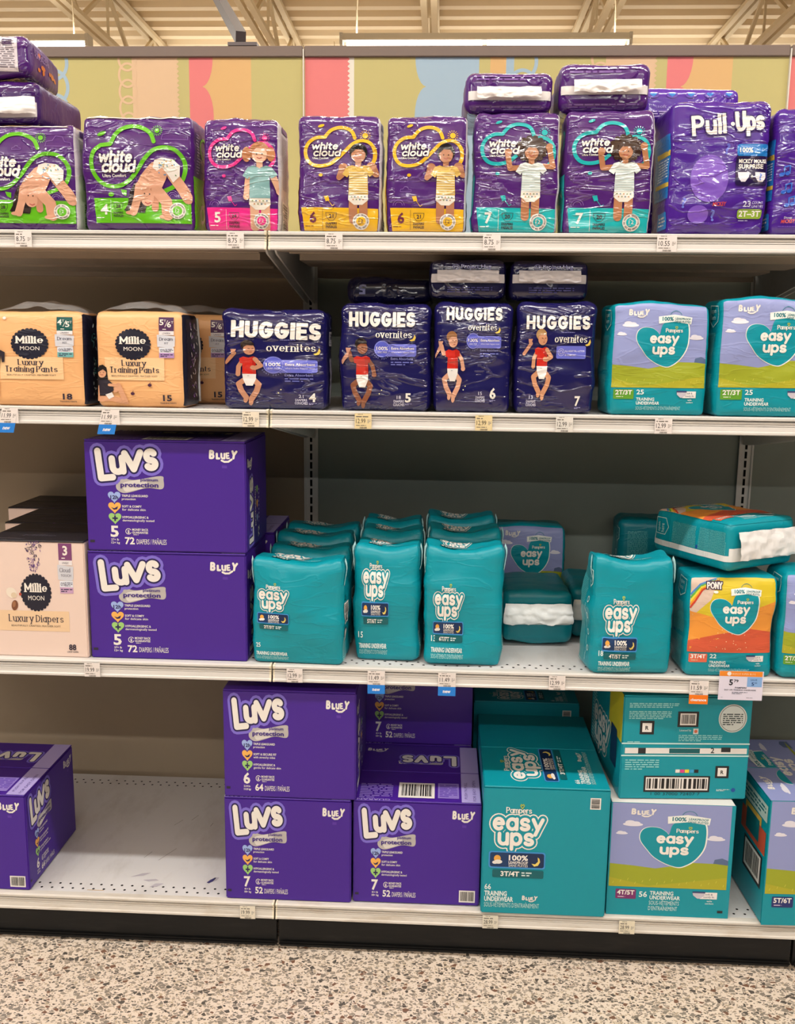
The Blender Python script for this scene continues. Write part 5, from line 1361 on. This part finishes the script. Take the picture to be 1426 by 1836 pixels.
NG = 'plain teal night-time underwear packs'
def tealpack(label, size, count, W, H, D, x, y, seed, place, cnt, by, rz=0, n_back=0, backlab=None, sag=0.03, ysp=0.115, zoff=None):
    P = Pack(W, D, H, r=.015, bulge=.09, taper=.16, lump=.008, crease=.0016, seed=seed, sag=sag, pinch=.012)
    o = pack('underwear_pack', label, P, TEAL, front=art_ups(size, count, *place, cnt, by), left=art_ups_side(), right=art_ups_side_bar(), top=art_ups_top(size), kind='soft', loc=(x, y + D / 2, Z3 + ZS), rot=(0, 0, rz), group=NG, cat='training underwear pack')
    for sd, nm in ((-1, 'left'), (1, 'right')):     # flat ears of the gusset at the top corners
        bm = bmesh.new(); rows = []
        for j in range(7):
            t = j / 6; yy = -D / 2 * (0.86 - 0.1 * t) + D * (0.80 - .1 * t) * 0
            a = P.pt(sd * W / 2, -D / 2 + 0.012 + 0.010 * t, H - 0.052 + 0.044 * t, 0.001)
            w_ = 0.009 * t * (1.25 - t)
            rows.append((bm.verts.new(a), bm.verts.new(a + Vector((sd * w_, -0.004, 0.004 + 0.006 * t)))))
        for a, b in zip(rows, rows[1:]): bm.faces.new((a[0], a[1], b[1], b[0])).smooth = True
        ob = obj('gusset_ear', bm, M('a9cfd0', 'soft'), o)
        md = ob.modifiers.new('thickness', 'SOLIDIFY'); md.thickness = 0.0008
    for k in range(n_back):
        bb = dup(o, backlab[k], (x + 0.003 * (-1) ** k + (0.008 if W > .2 else 0), y + D / 2 + ysp * (k + 1), Z3 + ZS + (zoff[k] if zoff else 0)), (0, 0, 0.4 * rz + 0.012 * (-1) ** k)); bb.scale = (0.92 if W > .2 else 0.98, 1, 1)
    return o
tealpack('plain teal night pack labelled 2T/3T, wide, beside the violet cartons', '2T/3T', '25', 0.208, 0.236, 0.098, 0.058, -0.640, 61, (40, 150, .78), (24, 455, 1.0), (244, 520), rz=-0.05, n_back=3, ysp=0.119,
         backlab=['teal night pack directly behind the front 2T/3T pack', 'teal night pack third back in the 2T/3T row', 'teal night pack farthest back in the 2T/3T row'], zoff=(.004, .012, .012))
tealpack('plain teal night pack labelled 5T/6T, narrow, above the left blue new tag', '5T/6T', '15', 0.143, 0.266, 0.105, 0.256, -0.600, 62, (66, 110, .95), (36, 428, 1.25), (380, 505), rz=-0.04, n_back=2,
         backlab=['teal night pack directly behind the front 5T/6T pack', 'teal night pack farthest back in the 5T/6T row'], sag=0.0, ysp=0.14, zoff=(.008, .008))
tealpack('plain teal night pack labelled 6T/7T, above the right blue new tag', '6T/7T', '13', 0.174, 0.272, 0.11, 0.4275, -0.618, 63, (66, 205, .86), (50, 430, 1.15), (330, 500), n_back=2,
         backlab=['teal night pack directly behind the front 6T/7T pack', 'teal night pack farthest back in the 6T/7T row'], sag=0.01, ysp=0.16, zoff=(.008, .012))
tealpack('plain teal night pack labelled 4T/5T, alone right of the bare shelf', '4T/5T', '18', 0.178, 0.258, 0.11, 0.796, -0.645, 64, (70, 215, .95), (46, 450, 1.1), (340, 520), rz=0.07)
e3 = dup(e1, 'teal pack with a meadow picture standing at the back of the third shelf', (0.612, -0.085, Z3 + ZS), (0, 0, 0.04)); e3.scale = (0.95, 1, 1.02)
SEALT = dict(band=(0.36, 0.62), fl=0.16, u=(0.04, 0.96), col='dfe3e1', flapcol='e9ebea')
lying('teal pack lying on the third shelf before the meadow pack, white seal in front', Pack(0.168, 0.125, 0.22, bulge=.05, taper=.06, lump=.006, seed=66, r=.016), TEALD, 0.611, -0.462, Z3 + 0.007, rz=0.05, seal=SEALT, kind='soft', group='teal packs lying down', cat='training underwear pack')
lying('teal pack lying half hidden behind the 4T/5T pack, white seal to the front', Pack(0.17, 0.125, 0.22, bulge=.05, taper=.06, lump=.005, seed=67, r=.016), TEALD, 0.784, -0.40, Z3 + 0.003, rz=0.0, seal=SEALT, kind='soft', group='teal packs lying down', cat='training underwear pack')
pony = art_scene('3T/4T', 'e0684c', '22', style='pony')
PPN = Pack(0.192, 0.13, 0.226, r=.014, bulge=.07, taper=.12, lump=.006, crease=.0012, seed=68)
pn = pack('underwear_pack', 'teal underwear pack with an orange and yellow rainbow picture, standing above the clearance tag', PPN, TEAL, front=pony, left=art_ups_side_text(), right=art_ups_side_bar(), kind='soft', loc=(1.012, -0.645 + 0.068, Z3 + ZS), rot=(0, 0, 0.03), group='teal underwear packs with a rainbow picture', cat='training underwear pack')
PPL = Pack(0.20, 0.105, 0.235, r=.015, bulge=.05, taper=.06, lump=.006, crease=.0012, seed=69)
lying('teal underwear pack lying askew on the rainbow pack, wide white flap at its end', PPL, TEAL, 1.078, -0.610, Z3 + 0.238, rz=radians(30), front=pony, left=art_ups_side_text(True), seal=dict(band=(0.20, 0.48), fl=0.34, u=(0.10, 0.97), col='e3e4e2', flapcol='eceae8'), kind='soft', group='teal underwear packs with a rainbow picture', cat='training underwear pack')
pack('underwear_pack', 'teal underwear pack at the right edge of the third shelf, pale side seam', Pack(0.19, 0.13, 0.24, r=.02, bulge=.06, seed=70, lump=.005), TEAL, left=art_ups_side_text(), kind='soft', loc=(1.212, -0.645 + 0.065, Z3 + ZS), rot=(0, 0, 0.06), cat='training underwear pack', front=yard23)
dup(pn, 'teal underwear pack in shade behind the rainbow pack, under the askew one', (1.06, -0.25, Z3 + ZS), (0, 0, 0))
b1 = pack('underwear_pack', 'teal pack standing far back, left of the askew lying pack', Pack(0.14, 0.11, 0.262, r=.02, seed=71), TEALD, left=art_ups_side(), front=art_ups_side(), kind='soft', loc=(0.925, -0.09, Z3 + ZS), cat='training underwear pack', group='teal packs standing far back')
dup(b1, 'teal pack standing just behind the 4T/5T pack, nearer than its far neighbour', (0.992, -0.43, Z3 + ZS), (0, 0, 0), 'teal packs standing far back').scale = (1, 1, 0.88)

# ------------------------------------------------------------------ bottom shelf
W4, H4 = 0.297, 0.259
ls7 = art_luvs_side()
a6 = art_luvs('6', '64', ('22-44 lbs', '10-20 kgs'), soft='SOFT & SECURE FIT|with stretchy sides', hypo='HYPOALLERGENIC &|gentle for delicate skin')
b7 = carton('diaper_box', 'violet carton numbered 7, under the number 6 carton', W4, 0.31, H4, LUVS, front=art_luvs('7', '52', ('41+ lb', '18+ kg')), left=ls, right=ls, top=(art_luvs_top_front(), art_luvs_top_back('7', '52')), loc=(0.030, -0.637 + 0.155, Z4 + 0.002), group=LG)
a7b = art_luvs('7', '52', ('41+ lb', '18+ kg'), barcode=True)
carton('diaper_box', 'violet carton numbered 7 with a barcode, left of the teal carton', W4, 0.31, H4, LUVS, front=a7b, left=ls, right=ls, top=(art_luvs_top_front(), art_luvs_top_back('7', '52')), loc=(0.332, -0.630 + 0.155, Z4 + 0.002), group=LG)
carton('diaper_box', 'violet carton numbered 6, stacked high beside the bare shelf', 0.306, 0.29, 0.262, LUVS, front=a6, left=ls, right=ls, top=(None, art_luvs_top_back('6', '64')), loc=(0.036, -0.637 + 0.145, Z4 + H4 + 0.0032), group=LG)
bk = dup(b7, 'violet carton numbered 7 in shade at the back, with a dark hand hole', (0.317, -0.155, Z4 + H4 + 0.004), (0, 0, 0)); 
bm = bmesh.new()
hp = [(-0.011, -0.026), (0.011, -0.026), (0.011, 0.026), (-0.011, 0.026)]
add_tube(bm, [(0.072, -0.153, 0.165), (0.072, -0.153, 0.212)], 0.011, 10)
for v in bm.verts: v.co.y = -0.155 - 0.0016 + (v.co.y + 0.153) * 0.1
obj('hand_hole', bm, M('0a090c', 'matte'), bk)
dup(b7, 'violet carton hidden under the shaded one with the hand hole', (0.318, -0.155, Z4 + 0.002), (0, 0, 0))
l6 = carton('diaper_box', 'violet carton numbered 6 at the left edge, its side facing the bare deck', 0.300, 0.29, 0.244, LUVS, front=art_luvs('6', '64', ('22-44 lbs', '10-20 kgs'), barcode=True), right=art_luvs('6', '64', ('22-44 lbs', '10-20 kgs'), soft='SOFT & SECURE FIT|with stretchy sides', hypo='HYPOALLERGENIC &|gentle for delicate skin'), top=(art_luvs_top_front(), art_luvs_top_back('6', '64')), loc=(-0.744, -0.637 + 0.145, Z4 + 0.002), group=LG)
TG = 'teal underwear cartons'
def top_ups(size):
    A = Art(0, 0, 282, 225)
    return A
def ups_top_turned(k):
    """print running sideways across the two flaps"""
    A = Art(0, 0, 282, 225 * 2)
    A.tr = (0, 0, 1, 1)
    B = Art(0, 0, 540, 545)
    src = art_ups('3T/4T', '66', 30, 120, 1.0, (14, 445, 1.0), None, box=True)
    for c, z, v, f in src.it: A.it.append((c, z, [(20 + (y_ / 545) * 250, 450 - (x_ / 540) * 380 - 20) for x_, y_ in v], f))
    A.f = (0, 0 if k else 225, 282, 225 if k else 450)
    return A
ups66 = art_ups('3T/4T', '66', 36, 125, .99, (14, 440, 1.0), None, box=True)
A = ups66; A.bars(455, 36, 500, 84, 2, vert=False, m=.1)
def caution_side():
    A = Art(0, 0, 450, 315); A.fine('3fa6a8', 40, 60, 120, 280, 40, 1); return A
t66 = carton('underwear_box', 'teal carton labelled 3T/4T with its printed top in view', 0.286, 0.43, 0.316, TEAL, front=ups66, left=caution_side(), right=caution_side(), loc=(0.627, -0.655 + 0.215, Z4 + 0.002), group=TG, cat='training underwear box', flap_gap=0.001)
tt = []
for k, ch in enumerate([c for c in t66.children if c.name.startswith('top_flap')]):
    me = ch.data; bm = bmesh.new(); bm.from_mesh(me); mats = [TEAL]
    fd = 0.215; ya = -0.215 + fd * k
    src = art_ups('3T/4T', '66', 30, 110, 1.0, (14, 430, 1.0), None, box=True)
    A = Art(0, 0, 1, 1)
    for c, z, v, f in src.it:
        A.it.append((c, z, [(0.06 + 0.9 * y_ / 545, 1 - (x_ / 540 * 0.92 + 0.03)) for x_, y_ in v], f))
    A.f = (0, 0.5, 1, 1) if k == 0 else (0, 0, 1, 0.5)
    # keep only whole faces on this flap
    keep = []
    for c, z, v, f in A.it:
        f2 = [t for t in f if all(((v[i][1] >= 0.5) if k == 0 else (v[i][1] <= 0.5)) or abs(v[i][1] - .5) < .2 for i in t)]
        if f2: keep.append((c, z, v, f2))
    A.it = keep
    A.build(0.286, fd, bm, lambda u, v, o, ya=ya: Vector((-0.143 + u, ya + v, 0.3162 + o)), mats, 'card')
    me.materials.clear()
    for c in mats: me.materials.append(M(c))
    bm.to_mesh(me); bm.free()
dup(t66, 'teal carton in deep shade behind the 3T/4T carton', (0.618, -0.11, Z4 + 0.03), (0, 0, 0)).scale = (1, 0.42, 1.0)
s56 = art_scene('4T/5T', '7b2f6a', '56', box=True)
carton('underwear_box', 'teal carton labelled 4T/5T with a meadow picture, under the upturned carton', 0.280, 0.33, 0.280, TEAL, front=s56, left=caution_side(), right=caution_side(), loc=(0.916, -0.640 + 0.165, Z4 + 0.002), topcol='e2ded8', group=TG, cat='training underwear box')
def base_art():
    A = Art(697, 60, 1240, 505)
    A.fine('8fd0d0', 722, 92, 930, 114, 3, 2, th=.6); A.fine('8fd0d0', 722, 126, 900, 162, 5, 2, th=.6); A.fine('8fd0d0', 936, 226, 1120, 256, 4, 2); A.fine('8fd0d0', 720, 254, 840, 262, 1, 2)
    A.rect('1f1d20', 928, 128, 1016, 194, 2); A.bars(938, 136, 1006, 186, 3); A.rect('1f1d20', 770, 168, 830, 226, 2); A.rect('e9e4de', 780, 178, 820, 216, 3); A.text('1f1d20', 'R', 800, 206, 16, 4, al='C', bold=.04)
    A.ell('cfd6d3', 1160, 156, 60, 60, 2, n=36); A.ell('3a4a4a', 1160, 156, 55, 55, 2.5, n=36); A.ell('cfd6d3', 1160, 156, 53, 53, 3, n=36); A.fine('2a3a3a', 1118, 134, 1202, 186, 6, 4); A.rect('cfd6d3', 996, 200, 1018, 224, 2); A.ell('d86a4a', 1007, 212, 7, 7, 3); A.text('cfe6e3', 'Licensed by', 938, 212, 9, 2, w=50)
    A.rect('bfe4e2', 697, 262, 1240, 268, 2); A.rect('e6e1dc', 712, 284, 1230, 308, 2); A.rect('0d5a60', 900, 286, 1030, 306, 2.5); A.text('2a2a2e', '2', 1076, 304, 22, 3, bold=.02, rot=0); A.rect('2a2a2e', 1120, 280, 1160, 300, 3); A.rect('2a2a2e', 768, 284, 800, 308, 3)
    A.rect('bfe4e2', 697, 314, 1240, 320, 2)
    A.fine('8fd0d0', 716, 332, 860, 380, 5, 2); A.rect('1f1d20', 800, 404, 1082, 474, 2); A.bars(808, 410, 1074, 466, 3, m=.02); A.text('10383c', '1 00 37000 72407 7', 832, 488, 12, 2, w=210)
    for i, c in enumerate(('e9e4de', 'd8468a', 'e9d23a', '3aa0d0', '1f1d20')): A.rect(c, 932 + i * 20, 376, 950 + i * 20, 390, 2)
    A.rect('1f1d20', 1102, 360, 1160, 412, 2); A.rect('e9e4de', 1112, 368, 1150, 404, 3); A.text('1f1d20', 'R', 1131, 394, 15, 4, al='C', bold=.04); A.ell('1d4f9a', 1184, 464, 9, 9, 2); A.fine('cfe6e3', 1112, 460, 1168, 470, 2, 2)
    return A
def turned_side():
    A = Art(0, 0, 330, 260); src = art_ups('4T/5T', '56', 0, 0, 1, (0, 0, 1), None, box=True)
    A.rect('c9c42a', 200, 0, 330, 120, 1)
    A.T(40, 120, .75, .75); ups_logo(A); A.rect('173763', 250, -20, 330, 110, 3, 8); A.T()
    A.fine('a9d6d3', 20, 30, 60, 240, 24, 2); return A
carton('underwear_box', 'teal carton turned base outward with barcodes, on top of the 4T/5T carton', 0.292, 0.31, 0.250, TEAL, front=base_art(), left=turned_side(), right=caution_side(), loc=(0.930, -0.618 + 0.155, Z4 + 0.2835), rz=0.06, topcol=TEAL, group=TG, cat='training underwear box')
s66 = art_scene('5T/6T', '27306e', '46', box=True)
def right_side():
    A = Art(0, 0, 330, 300); A.fine('3fa6a8', 70, 140, 150, 292, 40, 1); A.rect('b8cfc9', 170, 20, 320, 60, 2); A.fine('0b6f78', 180, 26, 310, 54, 3, 3); A.rect('c8553a', 170, 84, 320, 140, 2); A.rect('d9ae4a', 190, 64, 290, 84, 2); A.rect('0a6a72', 200, 76, 280, 128, 3)
    A.rect('2a2a2e', 196, 148, 310, 226, 2); A.bars(204, 154, 302, 218, 3); return A
def scene_top(k):
    A = Art(0, 0, 1, 1); src = art_scene('5T/6T', '27306e', '46', box=True)
    for c, z, v, f in src.it:
        if max(p[1] for p in v) > 950 and len(v) > 4 and False: continue
        A.it.append((c, z, [((y_ - 395) / 733, 1 - (x_ - 208) / 634) for x_, y_ in v], f))
    A.f = (0, 0.5, 1, 1) if k == 0 else (0, 0, 1, 0.5)
    A.it = [(c, z, v, [t for t in f if all(((v[i][1] >= 0.42) if k == 0 else (v[i][1] <= 0.58)) for i in t)]) for c, z, v, f in A.it]
    if k == 0: A.it.insert(0, ('9199ca', 0.4, [(0, .5), (.75, .5), (.75, 1), (0, 1)], [(0, 1, 2, 3)]))
    else: A.it.insert(0, ('9199ca', 0.4, [(0, 0), (.75, 0), (.75, .5), (0, .5)], [(0, 1, 2, 3)]))
    return A
carton('underwear_box', 'teal carton labelled 5T/6T with a meadow picture, at the bottom right edge', 0.290, 0.34, 0.305, TEAL, front=s66, left=right_side(), top=(scene_top(0), scene_top(1)), loc=(1.265, -0.660 + 0.175, Z4 + 0.002), rz=0.03, group=TG, cat='training underwear box')

# ------------------------------------------------------------------ price tags on the rails
TAGN = 'price tags'
def price_tag(x, z, price, label, paper='e6ddd8', flag=None, fcol='2b7fd6', w=0.036, skew=0.0, y=-0.657):
    t = thing('price_tag', label, 'price tag', (x, y, z), group=TAGN)
    mats = [paper]; bm = bmesh.new()
    top, bot = 0.016, -0.0165
    A = Art(0, 0, 100, 90)
    A.rect(paper, 0, 0, 100, 90, 0)
    A.fine('6f6860', 18, 2, 82, 8, 1, 1, th=.5); A.fine('6f6860', 8, 14, 92, 24, 1, 1, seed=int(x * 100) % 97 + 3, th=.6)
    A.text('2a2628', price, 8, 58, 27, 1, w=52 + 4 * (len(price) - 4)); A.fine('9a938c', 76, 34, 94, 58, 3, 1)
    A.fine('6f6860', 8, 66, 92, 74, 1, 1, seed=5); A.bars(26, 78, 76, 90, 1, bg=paper, ink='6f6860')
    add_box(bm, -w / 2, -0.0006, bot, w / 2, 0.0002, top)
    A.build(w, top - bot, bm, lambda u, v, o: Vector((-w / 2 + u + skew * (v - 0.03), -0.0008 - o, bot + v)), mats, 'paper')
    obj('card', bm, [M(c, 'paper') for c in mats], t)
    if flag:
        mats = [fcol]; bm = bmesh.new(); fh = 0.021
        B = Art(0, 0, 100, 60); B.rect(fcol, 0, 0, 100, 60, 0); B.text('efeef2', flag, 50, 40, 22 if flag == 'new' else 17, 1, al='C', w=44 if flag == 'new' else 84, bold=.035, sl=.1 if skew else 0)
        B.build(w, fh, bm, lambda u, v, o: Vector((-w / 2 + u + skew * (v - 0.05), -0.0012 - o, bot - fh + v)), mats, 'paper')
        B.build(w, fh, bm, lambda u, v, o: Vector((w / 2 - u + skew * (v - 0.05), -0.0006 + o * .1, bot - fh + v)), mats, 'paper')
        obj('flag', bm, [M(c, 'paper') for c in mats], t)
    return t
r1, r2, r3, r4 = Z1 - 0.0185, Z2 - 0.0185, Z3 - 0.0185, Z4 - 0.0185
price_tag(-0.516, r1, '8.75', 'white 8.75 price tag under the cut-off lime-green pack'); price_tag(-0.066, r1, '8.75', 'white 8.75 price tag under the pink pack')
price_tag(0.140, r1, '8.75', 'white 8.75 price tag under the left yellow pack'); price_tag(0.466, r1, '8.75', 'white 8.75 price tag under the left turquoise pack')
price_tag(0.822, r1, '10.55', 'white 10.55 price tag under the slab-lettered violet pack', w=0.04)
price_tag(-0.566, r2, '11.99', 'white 11.99 price tag with a blue new flag, cut off by the left edge', flag='new', skew=0.25); price_tag(-0.344, r2, '11.99', 'white 11.99 price tag with a blue new flag, under the whole apricot pack', flag='new', skew=0.25, w=.038)
price_tag(-0.039, r2, '12.99', 'cream 12.99 price tag under navy pack number 4', paper='e8dcc8'); price_tag(0.203, r2, '12.99', 'yellowed 12.99 price tag under navy pack number 5', paper='e3cfa0')
price_tag(0.460, r2, '12.99', 'yellowed 12.99 price tag under navy pack number 6', paper='e3cfa0'); price_tag(0.630, r2, '12.99', 'grey-white 12.99 price tag under navy pack number 7', paper='dcd8d0'); price_tag(0.837, r2, '12.99', 'white 12.99 price tag under the whole meadow pack on the second shelf')
price_tag(-0.410, r3, '19.99', 'white 19.99 price tag under the violet number 5 cartons'); price_tag(0.052, r3, '12.99', 'white 12.99 price tag under the teal 2T/3T night pack')
price_tag(0.236, r3, '11.49', 'white 11.49 price tag with a blue new flag, under the 5T/6T night pack', flag='new', w=.039); price_tag(0.394, r3, '11.49', 'white 11.49 price tag with a blue new flag, under the 6T/7T night pack', flag='new', w=.039)
price_tag(0.638, r3, '12.99', 'white 12.99 price tag under the bare stretch of the third shelf'); price_tag(0.949, r3 - 0.002, '11.59', 'white 11.59 price tag with an orange clearance flag', flag='clearance', fcol='ee7a1c', w=.041)
price_tag(-0.063, r4, '19.99', 'cream 19.99 price tag on the lowest rail, under the left violet carton', paper='e8dfcc', y=-0.658); price_tag(0.507, r4, '28.99', 'cream 28.99 price tag under the teal 3T/4T carton', paper='ddd6c4', y=-0.658); price_tag(0.822, r4, '28.99', 'cream 28.99 price tag under the teal 4T/5T carton', paper='e6dcc4', y=-0.658)
t = thing('sale_sign', 'lilac-white sale card reading 5.79 clipped to the third rail beside the clearance tag', 'sale sign', (1.037, -0.663, Z3 - 0.008))
A = Art(0, 0, 228, 158); LIL = 'dcd6e6'
A.rect(LIL, 0, 0, 228, 158, 0); A.rect('ea8a2e', 0, 0, 222, 28, 1); A.ell('efe6de', 50, 14, 11, 11, 2); A.text('f3d9b8', 'BONUS SUPER BUYS', 66, 19, 9, 2, w=120)
A.text('2a2a34', '5', 52, 76, 30, 2, w=20, bold=.03); A.text('2a2a34', '79', 76, 60, 14, 2, w=24, bold=.02); A.rect('86aee0', 145, 30, 222, 84, 1); A.text('3a5a8a', 'SAVE', 162, 50, 9, 2, w=34); A.text('2f4a80', '5', 168, 76, 17, 2, w=14, bold=.02); A.text('2f4a80', '80', 184, 66, 8, 2, w=12)
A.text('3a3a48', 'PAMPERS', 114, 94, 8, 2, w=60, al='C', bold=.02); A.text('3a3a48', 'EASY UPS TRAINING UNDERWEAR', 112, 106, 7, 2, w=164, al='C', bold=.015); A.fine('7a7a88', 70, 112, 150, 126, 2, 2); A.fine('8a8a98', 14, 142, 34, 146, 1, 2); A.fine('8a8a98', 146, 142, 216, 147, 1, 2)
mats = [LIL]; bm = bmesh.new(); add_box(bm, -0.0475, -0.0004, -0.036, 0.0475, 0.0004, 0.030)
A.build(0.095, 0.066, bm, lambda u, v, o: Vector((-0.0475 + u, -0.0006 - o, -0.036 + v)), mats, 'paper'); obj('card', bm, [M(c, 'paper') for c in mats], t)
bm = bmesh.new(); add_box(bm, -0.018, 0.0004, -0.016, 0.018, 0.009, 0.004); obj('clip', bm, M('d9d6d6', 'film'), t)
